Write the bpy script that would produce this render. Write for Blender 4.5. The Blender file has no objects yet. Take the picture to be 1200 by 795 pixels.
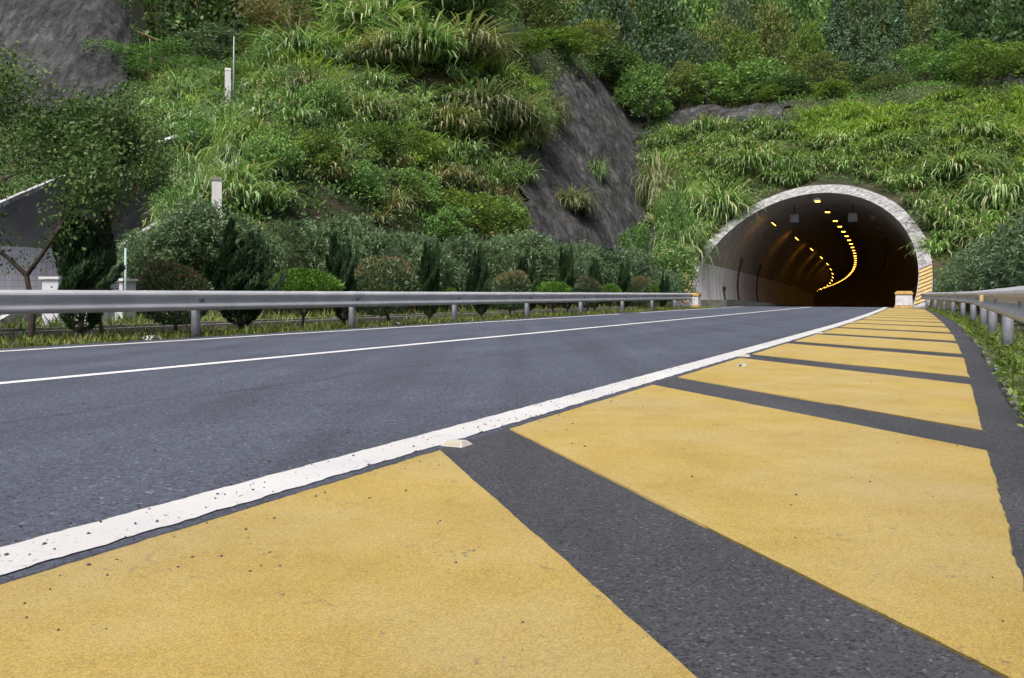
import bpy, bmesh, math, random
import numpy as np
from mathutils import Vector, Matrix

random.seed(7)
RNG = np.random.default_rng(7)
scene = bpy.context.scene
COL = scene.collection

# ------------------------------------------------------------------ camera
EYE = 0.66
TH = math.radians(27.02)               # the road runs 27 degrees to the right of the view
CT, ST = math.cos(TH), math.sin(TH)
cam_d = bpy.data.cameras.new('camera')
cam = bpy.data.objects.new('camera', cam_d)
COL.objects.link(cam)
cam.location = (0, 0, EYE)
cam.rotation_euler = (math.pi / 2, 0, 0)
cam_d.sensor_width = 36
cam_d.lens = 30.0
cam_d.shift_y = -52.5 / 1200
cam_d.clip_start = 0.05
cam_d.clip_end = 3000
scene.camera = cam

# ------------------------------------------------------------------ light
SUN_EL, SUN_AZ = math.radians(58), math.radians(198)     # azimuth: clockwise from +Y
world = bpy.data.worlds.new('World')
scene.world = world
world.use_nodes = True
wn = world.node_tree
wn.nodes.clear()
sky = wn.nodes.new('ShaderNodeTexSky')
sky.sky_type = 'NISHITA'
sky.sun_disc = False
sky.sun_elevation = SUN_EL
sky.sun_rotation = SUN_AZ
sky.air_density = 1.0
sky.dust_density = 5.0
sky.ozone_density = 1.0
bg = wn.nodes.new('ShaderNodeBackground')
bg.inputs['Strength'].default_value = 0.135
wo = wn.nodes.new('ShaderNodeOutputWorld')
wn.links.new(sky.outputs[0], bg.inputs[0])
wn.links.new(bg.outputs[0], wo.inputs[0])
sl = bpy.data.lights.new('sun', 'SUN')
sl.energy = 2.0
sl.angle = math.radians(18)
sl.color = (1.0, 0.96, 0.90)
so = bpy.data.objects.new('sun', sl)
COL.objects.link(so)
so.rotation_euler = (math.pi / 2 - SUN_EL, 0, -SUN_AZ + math.pi)
scene.view_settings.view_transform = 'Standard'
scene.view_settings.look = 'None'
scene.view_settings.gamma = 1.0
scene.view_settings.use_curve_mapping = False
scene.view_settings.exposure = 0.38


# ------------------------------------------------------------------ helpers
def tag(o, label=None, cat=None, group=None, kind=None):
    if label: o['label'] = label
    if cat: o['category'] = cat
    if group: o['group'] = group
    if kind: o['kind'] = kind
    return o


def R(n, s, z=0.0):
    """road coordinates (n to the right of the camera's track, s along it) -> world"""
    return (n * CT + s * ST, -n * ST + s * CT, z)


def toNS(X, Y):
    return X * CT - Y * ST, X * ST + Y * CT


def px2world(px, Y):
    return (px - 600) / 1000.0 * Y


def empty(name, loc, rz=0.0, label=None, cat=None, group=None):
    o = bpy.data.objects.new(name, None)
    o.empty_display_size = 0.2
    COL.objects.link(o)
    o.location = loc
    o.rotation_euler = (0, 0, rz)
    return tag(o, label, cat, group)


def children(o):
    return [c for c in bpy.data.objects if c.parent == o]


def dup(root, parent=None):
    c = root.copy()
    COL.objects.link(c)
    c.parent = parent
    for ch in children(root):
        dup(ch, c)
    return c


class MB:
    def __init__(self):
        self.v, self.f, self.smooth = [], [], []

    def add(self, vs, fs, smooth=False):
        b = len(self.v)
        self.v += [tuple(p) for p in vs]
        self.f += [tuple(i + b for i in f) for f in fs]
        self.smooth += [smooth] * len(fs)

    def box(self, c, d, rz=0.0, taper=1.0):
        x, y, z = c
        a, b, h = d[0] / 2, d[1] / 2, d[2] / 2
        ca, sa = math.cos(rz), math.sin(rz)
        vs = []
        for sz, k in ((-1, 1.0), (1, taper)):
            for sx, sy in ((-1, -1), (1, -1), (1, 1), (-1, 1)):
                px, py = sx * a * k, sy * b * k
                vs.append((x + px * ca - py * sa, y + px * sa + py * ca, z + sz * h))
        self.add(vs, [(0, 3, 2, 1), (4, 5, 6, 7), (0, 1, 5, 4), (1, 2, 6, 5), (2, 3, 7, 6), (3, 0, 4, 7)])

    def tube(self, pts, rad, n=8, cap=True):
        pts = [Vector(p) for p in pts]
        if not hasattr(rad, '__len__'): rad = [rad] * len(pts)
        vs, fs = [], []
        up = None
        for i, p in enumerate(pts):
            t = (pts[min(i + 1, len(pts) - 1)] - pts[max(i - 1, 0)]).normalized()
            if up is None:
                up = Vector((1, 0, 0)) if abs(t.x) < .9 else Vector((0, 1, 0))
            u = (up - t * up.dot(t)).normalized()
            w = t.cross(u)
            up = u
            for k in range(n):
                a = 2 * math.pi * k / n
                vs.append(p + (u * math.cos(a) + w * math.sin(a)) * rad[i])
        for i in range(len(pts) - 1):
            for k in range(n):
                k2 = (k + 1) % n
                fs.append((i * n + k, i * n + k2, (i + 1) * n + k2, (i + 1) * n + k))
        if cap:
            fs.append(tuple(range(n - 1, -1, -1)))
            fs.append(tuple((len(pts) - 1) * n + k for k in range(n)))
        self.add(vs, fs, True)

    def build(self, name, m, parent=None, loc=None):
        me = bpy.data.meshes.new(name)
        me.from_pydata(self.v, [], self.f)
        me.polygons.foreach_set('use_smooth', self.smooth)
        me.update()
        if m: me.materials.append(m)
        o = bpy.data.objects.new(name, me)
        COL.objects.link(o)
        o.parent = parent
        if loc: o.location = loc
        return o


def quadmesh(name, V, mat, parent=None, F=None, smooth=False):
    """V (k,3) array; F (q,4) array, or consecutive quads"""
    V = np.ascontiguousarray(V, dtype=np.float32)
    if F is None:
        F = np.arange(len(V), dtype=np.int32).reshape(-1, 4)
    F = np.ascontiguousarray(F, dtype=np.int32)
    me = bpy.data.meshes.new(name)
    me.vertices.add(len(V))
    me.vertices.foreach_set('co', V.ravel())
    me.loops.add(F.size)
    me.loops.foreach_set('vertex_index', F.ravel())
    me.polygons.add(len(F))
    me.polygons.foreach_set('loop_start', np.arange(0, F.size, 4, dtype=np.int32))
    if smooth:
        me.polygons.foreach_set('use_smooth', np.ones(len(F), dtype=bool))
    me.update(calc_edges=True)
    me.validate()
    if mat: me.materials.append(mat)
    o = bpy.data.objects.new(name, me)
    COL.objects.link(o)
    o.parent = parent
    return o


def unit(a):
    return a / np.maximum(np.linalg.norm(a, axis=-1, keepdims=True), 1e-9)


def leaf_quads(P, D, L, W, nrm=None, droop=0.0):
    """rhombic leaves: base P, direction D, length L, width W, optional facing nrm"""
    N = len(P)
    D = unit(D)
    if nrm is None: nrm = RNG.normal(size=(N, 3))
    S = np.cross(D, nrm)
    S = unit(S)
    L = np.broadcast_to(np.asarray(L, float), (N,))[:, None]
    W = np.broadcast_to(np.asarray(W, float), (N,))[:, None]
    up = np.cross(S, D)
    mid = P + D * L * .45 + up * W * .15
    tip = P + D * L - np.array([0, 0, 1.0]) * L * droop
    V = np.stack([P, mid + S * W * .5, tip, mid - S * W * .5], 1)
    return V.reshape(-1, 3)


def blades(P, az, L, W, lean, droop, seg=3, twist=None):
    """arching grass blades as strips; returns V, F"""
    N = len(P)
    d = np.stack([np.cos(az), np.sin(az), np.zeros(N)], -1)
    sd = np.stack([-np.sin(az), np.cos(az), np.zeros(N)], -1)
    if twist is not None:
        sd = unit(sd + d * twist[:, None])
    rows = []
    for i in range(seg + 1):
        t = i / seg
        ang = lean + droop * t
        # integrate direction approx
        hor = L * (np.sin(lean) * t + (np.sin(lean + droop * t) - np.sin(lean)) * t * .5)
        ver = L * (np.cos(lean) * t + (np.cos(lean + droop * t) - np.cos(lean)) * t * .5)
        c = P + d * hor[:, None] + np.array([0, 0, 1.0]) * ver[:, None]
        w = W * (0.55 + 1.2 * t - 1.75 * t * t) * .5 + .0008
        w = np.maximum(w, .0008)
        rows.append(c - sd * w[:, None])
        rows.append(c + sd * w[:, None])
    V = np.stack(rows, 1)                       # N,2(seg+1),3
    k = 2 * (seg + 1)
    base = (np.arange(N) * k)[:, None, None]
    q = np.array([[2 * i, 2 * i + 1, 2 * i + 3, 2 * i + 2] for i in range(seg)])[None]
    F = (base + q).reshape(-1, 4)
    return V.reshape(-1, 3), F


def pnoise(x, y, f=1.0, seed=0):
    r = np.random.default_rng(seed)
    o = np.zeros_like(np.asarray(x, float))
    a = 1.0
    for k in range(4):
        for j in range(3):
            t = r.uniform(0, 2 * math.pi)
            ph = r.uniform(0, 6.28)
            ff = f * 2 ** k * r.uniform(.7, 1.3)
            o = o + a / 3 * np.sin((x * math.cos(t) + y * math.sin(t)) * ff + ph)
        a *= .5
    return o


def inpoly(x, y, poly):
    x = np.asarray(x); y = np.asarray(y)
    ins = np.zeros(x.shape, bool)
    n = len(poly)
    for i in range(n):
        x1, y1 = poly[i]
        x2, y2 = poly[(i + 1) % n]
        c = ((y1 > y) != (y2 > y)) & (x < (x2 - x1) * (y - y1) / ((y2 - y1) or 1e-9) + x1)
        ins ^= c
    return ins


# ------------------------------------------------------------------ materials
def newmat(name):
    m = bpy.data.materials.new(name)
    m.use_nodes = True
    nt = m.node_tree
    nt.nodes.clear()
    out = nt.nodes.new('ShaderNodeOutputMaterial')
    p = nt.nodes.new('ShaderNodeBsdfPrincipled')
    nt.links.new(p.outputs[0], out.inputs[0])
    return m, nt, p, out


def N(nt, t, **kw):
    n = nt.nodes.new(t)
    for k, v in kw.items():
        if k in n.inputs: n.inputs[k].default_value = v
        else: setattr(n, k, v)
    return n


def ramp(nt, fac, stops, interp='LINEAR'):
    r = nt.nodes.new('ShaderNodeValToRGB')
    r.color_ramp.interpolation = interp
    el = r.color_ramp.elements
    while len(el) > 1: el.remove(el[-1])
    el[0].position = stops[0][0]
    c = stops[0][1]
    el[0].color = (*c, 1) if len(c) == 3 else c
    for pos, c in stops[1:]:
        e = el.new(pos)
        e.color = (*c, 1) if len(c) == 3 else c
    nt.links.new(fac, r.inputs[0])
    return r


def mixc(nt, fac, a, b, mode='MIX'):
    m = nt.nodes.new('ShaderNodeMix')
    m.data_type = 'RGBA'
    m.blend_type = mode
    for sock, val in ((m.inputs[0], fac), (m.inputs[6], a), (m.inputs[7], b)):
        if hasattr(val, 'is_linked') or hasattr(val, 'links'): nt.links.new(val, sock)
        elif isinstance(val, (int, float)): sock.default_value = val
        else: sock.default_value = (*val, 1)
    return m.outputs[2]


def coords(nt):
    return nt.nodes.new('ShaderNodeNewGeometry').outputs['Position']


def noise(nt, vec, scale, detail=4, rough=.55, out='Fac'):
    n = N(nt, 'ShaderNodeTexNoise', Scale=scale, Detail=detail, Roughness=rough)
    nt.links.new(vec, n.inputs['Vector'])
    return n.outputs[out]


def bump(nt, p, h, strength=.3, dist=.01):
    b = N(nt, 'ShaderNodeBump', Strength=strength, Distance=dist)
    nt.links.new(h, b.inputs['Height'])
    nt.links.new(b.outputs[0], p.inputs['Normal'])
    return b


def leafmat(name, cols, trans=.22, rough=.5, spec=.35, patch=.35, pscale=.8):
    m, nt, p, out = newmat(name)
    g = nt.nodes.new('ShaderNodeNewGeometry')
    k = len(cols) - 1
    r = ramp(nt, g.outputs['Random Per Island'], [(i / k, c) for i, c in enumerate(cols)])
    nz = noise(nt, g.outputs['Position'], pscale, 3)
    v = ramp(nt, nz, [(.3, (1 - patch,) * 3), (.7, (1 + patch,) * 3)])
    c = mixc(nt, 1.0, r.outputs[0], v.outputs[0], 'MULTIPLY')
    oi = nt.nodes.new('ShaderNodeObjectInfo')
    v2 = ramp(nt, oi.outputs['Random'], [(0, (.8, .86, .9)), (1, (1.18, 1.12, 1.0))])
    c = mixc(nt, 1.0, c, v2.outputs[0], 'MULTIPLY')
    nt.links.new(c, p.inputs['Base Color'])
    p.inputs['Roughness'].default_value = rough
    p.inputs['Specular IOR Level'].default_value = spec
    t = nt.nodes.new('ShaderNodeBsdfTranslucent')
    nt.links.new(mixc(nt, 1.0, c, (1.3, 1.4, .7), 'MULTIPLY'), t.inputs[0])
    mx = nt.nodes.new('ShaderNodeMixShader')
    mx.inputs[0].default_value = trans
    nt.links.new(p.outputs[0], mx.inputs[1])
    nt.links.new(t.outputs[0], mx.inputs[2])
    nt.links.new(mx.outputs[0], out.inputs[0])
    return m


def plain(name, col, rough=.6, metal=0.0, var=.15, scale=6.0, bmp=0.0, bscale=60):
    m, nt, p, out = newmat(name)
    v = coords(nt)
    nz = noise(nt, v, scale, 5)
    r = ramp(nt, nz, [(.25, tuple(c * (1 - var) for c in col)), (.75, tuple(min(1, c * (1 + var)) for c in col))])
    nt.links.new(r.outputs[0], p.inputs['Base Color'])
    p.inputs['Roughness'].default_value = rough
    p.inputs['Metallic'].default_value = metal
    if bmp:
        bump(nt, p, noise(nt, v, bscale, 4), bmp, .02)
    return m


def asphalt(name, dark, mid, light, coarse=1.0, tracks=False):
    m, nt, p, out = newmat(name)
    v = coords(nt)
    vo = N(nt, 'ShaderNodeTexVoronoi', Scale=115 / coarse)
    nt.links.new(v, vo.inputs['Vector'])
    sp = nt.nodes.new('ShaderNodeSeparateColor')
    nt.links.new(vo.outputs['Color'], sp.inputs[0])
    r = ramp(nt, sp.outputs[0], [(0, dark), (.5, mid), (.955, mid), (.99, light)])
    fine = noise(nt, v, 260 / coarse, 4, .7)
    rf = ramp(nt, fine, [(.3, (.5,) * 3), (.7, (1.45,) * 3)])
    c = mixc(nt, 1, r.outputs[0], rf.outputs[0], 'MULTIPLY')
    # broad wear: streaks along the road, and patches
    mp = N(nt, 'ShaderNodeMapping')
    mp.inputs['Rotation'].default_value = (0, 0, TH)
    mp.inputs['Scale'].default_value = (1.3, .05, 1)
    nt.links.new(v, mp.inputs['Vector'])
    st = noise(nt, mp.outputs[0], 1.3, 4, .6)
    rs = ramp(nt, st, [(.3, (.8,) * 3), (.7, (1.18,) * 3)])
    c = mixc(nt, 1, c, rs.outputs[0], 'MULTIPLY')
    pt = noise(nt, v, .9, 6, .65)
    rp = ramp(nt, pt, [(.3, (.85,) * 3), (.72, (1.15,) * 3)])
    c = mixc(nt, 1, c, rp.outputs[0], 'MULTIPLY')
    if tracks:
        dp = N(nt, 'ShaderNodeVectorMath', operation='DOT_PRODUCT')
        nt.links.new(v, dp.inputs[0])
        dp.inputs[1].default_value = (CT, -ST, 0)
        wob = N(nt, 'ShaderNodeMath', operation='MULTIPLY_ADD')
        nt.links.new(noise(nt, v, .35, 5, .6), wob.inputs[0])
        wob.inputs[1].default_value = .9
        nt.links.new(dp.outputs['Value'], wob.inputs[2])
        mr = N(nt, 'ShaderNodeMapRange')
        mr.inputs['From Min'].default_value = -10.5
        mr.inputs['From Max'].default_value = -1.5
        nt.links.new(wob.outputs[0], mr.inputs['Value'])
        pos = lambda n: (n + .45 + 10.5) / 9.0
        st_ = []
        for n, g in ((-10.2, .80), (-9.2, .98), (-8.7, 1.1), (-7.9, .95), (-7.1, 1.1), (-6.3, .98), (-5.5, .98), (-4.9, 1.09), (-4.42, 1.0), (-4.40, .72), (-4.36, .72), (-4.34, 1.0), (-3.9, .93), (-3.1, 1.08), (-2.5, 1.0), (-2.2, .92)):
            st_.append((pos(n), (g, g, g)))
        c = mixc(nt, 1, c, ramp(nt, mr.outputs[0], st_).outputs[0], 'MULTIPLY')
    nt.links.new(c, p.inputs['Base Color'])
    p.inputs['Roughness'].default_value = .82
    p.inputs['Specular IOR Level'].default_value = .35
    ad = N(nt, 'ShaderNodeMath', operation='ADD')
    nt.links.new(vo.outputs['Distance'], ad.inputs[0])
    nt.links.new(fine, ad.inputs[1])
    bump(nt, p, ad.outputs[0], .55, .006 * coarse)
    return m


def paint(name, base, under, wear_lo, wear_hi, grain=(.75, 1.2), grainscale=170, bstr=.5, dirt=False):
    """road paint: grainy, scuffed, worn through in specks"""
    m, nt, p, out = newmat(name)
    v = coords(nt)
    f = noise(nt, v, grainscale, 5, .75)
    rf = ramp(nt, f, [(.3, (grain[0],) * 3), (.7, (grain[1],) * 3)])
    c = mixc(nt, 1, base, rf.outputs[0], 'MULTIPLY')
    pz = noise(nt, v, 2.2, 6, .65)
    rp = ramp(nt, pz, [(.32, (.84, .83, .86)), (.68, (1.08, 1.08, 1.04))])
    c = mixc(nt, 1, c, rp.outputs[0], 'MULTIPLY')
    # specks where the asphalt shows through
    s1 = noise(nt, v, 55, 5, .7)
    s2 = noise(nt, v, 3.1, 3, .6)
    ad = N(nt, 'ShaderNodeMath', operation='MULTIPLY_ADD')
    nt.links.new(s2, ad.inputs[0])
    ad.inputs[1].default_value = .45
    nt.links.new(s1, ad.inputs[2])
    w = ramp(nt, ad.outputs[0], [(wear_lo, (0, 0, 0)), (wear_hi, (1, 1, 1))])
    c = mixc(nt, w.outputs[0], c, under)
    if dirt:
        dz = noise(nt, v, 1.1, 7, .7)
        rd = ramp(nt, dz, [(.44, (0, 0, 0)), (.68, (.36, .36, .36))])
        c = mixc(nt, rd.outputs[0], c, (.36, .33, .27))
        sp2 = noise(nt, v, 120, 3, .6)
        rs2 = ramp(nt, sp2, [(.71, (0, 0, 0)), (.77, (.6, .6, .6))])
        c = mixc(nt, rs2.outputs[0], c, under)
        # hairline cracks and scuffs
        dv = N(nt, 'ShaderNodeVectorMath', operation='MULTIPLY_ADD')
        nt.links.new(noise(nt, v, 3.0, 5, .6, 'Color'), dv.inputs[0])
        dv.inputs[1].default_value = (.35, .35, 0)
        nt.links.new(v, dv.inputs[2])
        vc = N(nt, 'ShaderNodeTexVoronoi', feature='DISTANCE_TO_EDGE', Scale=.9)
        nt.links.new(dv.outputs[0], vc.inputs['Vector'])
        rc = ramp(nt, vc.outputs['Distance'], [(0, (.3, .3, .3)), (.0015, (.25, .25, .25)), (.004, (0, 0, 0))])
        km = ramp(nt, noise(nt, v, 1.7, 2), [(.58, (0, 0, 0)), (.66, (1, 1, 1))])
        c = mixc(nt, mixc(nt, 1, rc.outputs[0], km.outputs[0], 'MULTIPLY'), c, under)
    nt.links.new(c, p.inputs['Base Color'])
    p.inputs['Roughness'].default_value = .75
    p.inputs['Specular IOR Level'].default_value = .3
    bump(nt, p, f, bstr, .006)
    return m


M = {}
M['asphalt'] = asphalt('asphalt_lane', (.042, .048, .062), (.096, .108, .144), (.21, .225, .27), 1.25, True)
M['asphalt_dark'] = asphalt('asphalt_shoulder', (.024, .025, .029), (.072, .074, .084), (.17, .17, .18), .7)
M['yellow'] = paint('yellow_paint', (.515, .375, .105), (.17, .145, .11), .85, .95, (.45, 1.45), 230, .7, dirt=True)
M['white'] = paint('white_paint', (.66, .665, .66), (.15, .15, .17), .85, .91, (.86, 1.06), 120, .3, dirt=True)
M['white_far'] = paint('white_paint_thin', (.74, .74, .75), (.13, .13, .15), .92, .97, (.92, 1.05), 120, .2)
M['galv'] = plain('galvanised_steel', (.50, .51, .54), .5, .12, .16, 2.2)
M['galv_lap'] = plain('galvanised_lap', (.44, .45, .48), .5, .12, .2, 5.0)
M['galv_post'] = plain('galvanised_post', (.30, .32, .37), .55, .3, .2, 5.0)
M['bolt'] = plain('rusty_bolt', (.10, .08, .07), .7, .3)
M['reflector'] = plain('yellow_reflector', (.65, .50, .20), .4)
M['stud'] = plain('stud_body', (.52, .50, .45), .5, 0, .1, 40)
M['stud_lens'] = plain('stud_lens', (.42, .38, .28), .4, 0, .1, 60)
M['bark'] = plain('bark', (.075, .058, .045), .9, 0, .35, 12, .6, 40)
M['bark_pale'] = plain('pale_bark', (.20, .17, .14), .9, 0, .35, 10, .5, 40)
M['brown_stem'] = plain('brown_stem', (.22, .12, .06), .85, 0, .3, 12)
M['soil'] = plain('brown_soil', (.15, .085, .045), .95, 0, .5, 2.0, .8, 9)
M['white_post'] = plain('weathered_white_paint', (.72, .72, .73), .6, 0, .14, 4)
M['lamp_body'] = plain('lamp_body', (.05, .05, .05), .6)
M['sign_back'] = plain('grey_panel', (.34, .37, .42), .5, .2)
M['concrete'] = plain('kerb_concrete', (.22, .21, .19), .9, 0, .3, 3, .4, 30)
M['dirty_kerb'] = plain('dirty_green_kerb', (.12, .13, .11), .9, 0, .4, 2.5)
M['stone'] = plain('gravel_stone', (.27, .25, .25), .9, 0, .45, 9)
M['pebble'] = plain('dark_pebble', (.075, .07, .075), .9, 0, .5, 20)
M['litter'] = plain('litter_white', (.75, .78, .82), .5, 0, .15, 30)
M['litter_dull'] = plain('dull_scrap', (.42, .40, .34), .8, 0, .3, 40)
M['litter_blue'] = plain('litter_blue', (.35, .48, .62), .4, 0, .3, 30)
M['litter_orange'] = plain('litter_orange', (.6, .35, .12), .5, 0, .3, 30)
M['cable'] = plain('brown_cable', (.22, .15, .10), .8)
M['bluepole'] = plain('pale_blue_pole', (.42, .55, .56), .5)
M['bamboo_pole'] = plain('bamboo_pole', (.45, .33, .20), .7)
M['booth'] = plain('pale_cabinet', (.62, .64, .70), .6, 0, .08, 3)
M['dark'] = plain('dark_panel', (.03, .03, .035), .5)


def hill_mat():
    m, nt, p, out = newmat('hill_soil')
    v = coords(nt)
    a = noise(nt, v, .5, 6, .65)
    r = ramp(nt, a, [(.3, (.030, .036, .016)), (.5, (.040, .048, .020)), (.62, (.085, .060, .036)), (.75, (.06, .065, .028))])
    nt.links.new(r.outputs[0], p.inputs['Base Color'])
    p.inputs['Roughness'].default_value = .95
    bump(nt, p, noise(nt, v, 5, 6, .7), .8, .12)
    return m


def rock_mat():
    m, nt, p, out = newmat('shotcrete_rock')
    v = coords(nt)
    a = noise(nt, v, .45, 7, .68)
    r = ramp(nt, a, [(.28, (.030, .030, .031)), (.45, (.068, .069, .070)), (.6, (.120, .121, .123)), (.78, (.23, .232, .235))])
    # water streaks running down the face
    mp = N(nt, 'ShaderNodeMapping')
    mp.inputs['Scale'].default_value = (1.1, 1.1, .09)
    nt.links.new(v, mp.inputs['Vector'])
    st = noise(nt, mp.outputs[0], 1.6, 6, .62)
    rs = ramp(nt, st, [(.32, (.22,) * 3), (.5, (.85,) * 3), (.68, (1.65, 1.63, 1.6))])
    c = mixc(nt, .9, r.outputs[0], rs.outputs[0], 'MULTIPLY')
    mo = noise(nt, v, .28, 4, .6)
    rm = ramp(nt, mo, [(.58, (0, 0, 0)), (.74, (1, 1, 1))])
    c = mixc(nt, mixc(nt, .5, (0, 0, 0), rm.outputs[0]), c, (.075, .075, .05))
    nt.links.new(c, p.inputs['Base Color'])
    p.inputs['Roughness'].default_value = .85
    fn_ = noise(nt, v, 9.0, 6, .75)
    rf = ramp(nt, fn_, [(.32, (.55,) * 3), (.68, (1.5,) * 3)])
    c = mixc(nt, .8, c, rf.outputs[0], 'MULTIPLY')
    nt.links.new(c, p.inputs['Base Color'])
    dv = N(nt, 'ShaderNodeVectorMath', operation='MULTIPLY_ADD')
    nt.links.new(noise(nt, v, 1.2, 5, .65, 'Color'), dv.inputs[0])
    dv.inputs[1].default_value = (1.6, 1.6, 1.2)
    nt.links.new(v, dv.inputs[2])
    vc = N(nt, 'ShaderNodeTexVoronoi', feature='DISTANCE_TO_EDGE', Scale=.55)
    nt.links.new(dv.outputs[0], vc.inputs['Vector'])
    rc = ramp(nt, vc.outputs['Distance'], [(0, (.35, .35, .35)), (.03, (.8, .8, .8)), (.08, (1, 1, 1))])
    c = mixc(nt, .8, c, rc.outputs[0], 'MULTIPLY')
    nt.links.new(c, p.inputs['Base Color'])
    hs = N(nt, 'ShaderNodeMath', operation='MULTIPLY_ADD')
    nt.links.new(rc.outputs[0], hs.inputs[0])
    hs.inputs[1].default_value = .35
    nt.links.new(noise(nt, v, 3.2, 9, .78), hs.inputs[2])
    bump(nt, p, hs.outputs[0], 1.0, .35)
    return m


def portal_mat():
    m, nt, p, out = newmat('rough_portal_stone')
    v = coords(nt)
    a = noise(nt, v, 3.2, 7, .75)
    r = ramp(nt, a, [(.33, (.12, .12, .125)), (.45, (.33, .33, .335)), (.58, (.54, .54, .54)), (.75, (.74, .74, .73))])
    nt.links.new(r.outputs[0], p.inputs['Base Color'])
    p.inputs['Roughness'].default_value = .9
    bump(nt, p, noise(nt, v, 4.5, 7, .75), 1.0, .15)
    return m


def lining_mat():
    m, nt, p, out = newmat('tunnel_lining')
    v = coords(nt)
    a = noise(nt, v, .35, 6, .65)
    r = ramp(nt, a, [(.3, (.36, .315, .26)), (.7, (.50, .45, .385))])
    mp = N(nt, 'ShaderNodeMapping')
    mp.inputs['Scale'].default_value = (1.5, 1.5, .08)
    nt.links.new(v, mp.inputs['Vector'])
    st = noise(nt, mp.outputs[0], 1.5, 5, .6)
    rs = ramp(nt, st, [(.35, (.62, .6, .58)), (.62, (1.05,) * 3)])
    c = mixc(nt, .8, r.outputs[0], rs.outputs[0], 'MULTIPLY')
    nt.links.new(c, p.inputs['Base Color'])
    p.inputs['Roughness'].default_value = .8
    return m


def tile_mat(name, base, grout, sc):
    m, nt, p, out = newmat(name)
    tc = nt.nodes.new('ShaderNodeUVMap')
    b = N(nt, 'ShaderNodeTexBrick', Scale=1.0)
    b.offset = 0.0
    b.inputs['Brick Width'].default_value = sc[0]
    b.inputs['Row Height'].default_value = sc[1]
    b.inputs['Mortar Size'].default_value = sc[2]
    b.inputs['Color1'].default_value = (*base, 1)
    b.inputs['Color2'].default_value = (*[c * .92 for c in base], 1)
    b.inputs['Mortar'].default_value = (*grout, 1)
    nt.links.new(tc.outputs[0], b.inputs['Vector'])
    v = coords(nt)
    mp = N(nt, 'ShaderNodeMapping')
    mp.inputs['Scale'].default_value = (1.5, 1.5, .1)
    nt.links.new(v, mp.inputs['Vector'])
    st = noise(nt, mp.outputs[0], 1.2, 5, .65)
    rs = ramp(nt, st, [(.33, (.6, .57, .54)), (.6, (1.05,) * 3)])
    c = mixc(nt, .8, b.outputs[0], rs.outputs[0], 'MULTIPLY')
    nt.links.new(c, p.inputs['Base Color'])
    p.inputs['Roughness'].default_value = .5
    return m


def block_mat():
    m, nt, p, out = newmat('scuffed_white_block')
    v = coords(nt)
    a = noise(nt, v, 4.5, 6, .7)
    r = ramp(nt, a, [(.3, (.30, .27, .24)), (.45, (.62, .61, .62)), (.7, (.78, .78, .80))])
    nt.links.new(r.outputs[0], p.inputs['Base Color'])
    p.inputs['Roughness'].default_value = .8
    return m


def stripe_mat():
    m, nt, p, out = newmat('hazard_stripe_yellow')
    v = coords(nt)
    a = noise(nt, v, 6, 6, .7)
    r = ramp(nt, a, [(.3, (.30, .20, .08)), (.5, (.62, .40, .12)), (.75, (.72, .50, .22))])
    nt.links.new(r.outputs[0], p.inputs['Base Color'])
    p.inputs['Roughness'].default_value = .8
    return m


def emit_mat(name, col, strength):
    m, nt, p, out = newmat(name)
    p.inputs['Base Color'].default_value = (*col, 1)
    p.inputs['Emission Color'].default_value = (*col, 1)
    p.inputs['Emission Strength'].default_value = strength
    return m


M['hill'] = hill_mat()
M['rock'] = rock_mat()
M['portal'] = portal_mat()
M['lining'] = lining_mat()
M['tile'] = tile_mat('pale_wall_tile', (.87, .86, .87), (.66, .65, .66), (.40, .20, .012))
M['tile_big'] = tile_mat('white_wall_tile', (.82, .83, .88), (.48, .50, .60), (.24, .24, .011))
M['lining_grey'] = plain('stained_grey_lining', (.24, .235, .23), .85, 0, .45, .5)
M['block'] = block_mat()
M['stripe'] = stripe_mat()
M['black'] = plain('hazard_black', (.10, .085, .07), .85, 0, .3, 6)
M['rim_white'] = plain('whitewashed_concrete', (.50, .50, .52), .85, 0, .55, 1.8, .8, 9)
M['lamp_on'] = emit_mat('sodium_lamp', (1.0, .46, .05), 9.0)

L = {}
L['grass'] = leafmat('silvergrass', [(.054, .108, .030), (.108, .205, .049), (.173, .292, .076), (.238, .367, .119), (.389, .464, .248), (.346, .302, .162)], .2, .42, .45, .35, .35)
L['grass_lime'] = leafmat('lime_grass', [(.104, .182, .036), (.182, .299, .058), (.273, .416, .091), (.390, .520, .143), (.494, .546, .260)], .25, .45, .4, .3, .35)
L['tussock'] = leafmat('tussock_blade', [(.062, .125, .037), (.125, .250, .069), (.213, .375, .119), (.325, .500, .200), (.500, .600, .362), (.413, .362, .213)], .22, .40, .5, .3, .5)
L['grass_dry'] = leafmat('drying_silvergrass', [(.084, .132, .054), (.156, .228, .096), (.240, .312, .144), (.336, .372, .216), (.324, .252, .156), (.432, .408, .300)], .2, .5, .35, .3, .5)
L['verge'] = leafmat('verge_weeds', [(.058, .096, .019), (.106, .163, .029), (.163, .230, .043), (.211, .259, .077), (.211, .163, .086)], .25, .5, .3, .4, 1.2)
L['weed'] = leafmat('lime_weed', [(.07, .13, .02), (.13, .22, .03), (.20, .31, .05), (.27, .36, .08), (.22, .20, .09)], .28, .5, .3, .4, 2.5)
L['mid'] = leafmat('mid_green_leaf', [(.063, .136, .044), (.129, .250, .070), (.191, .340, .091), (.275, .437, .122)])
L['dark'] = leafmat('dark_leaf', [(.033, .071, .030), (.064, .130, .046), (.103, .189, .064), (.163, .253, .099)])
L['olive'] = leafmat('olive_leaf', [(.065, .095, .030), (.121, .164, .045), (.181, .231, .065), (.265, .301, .088)])
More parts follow.
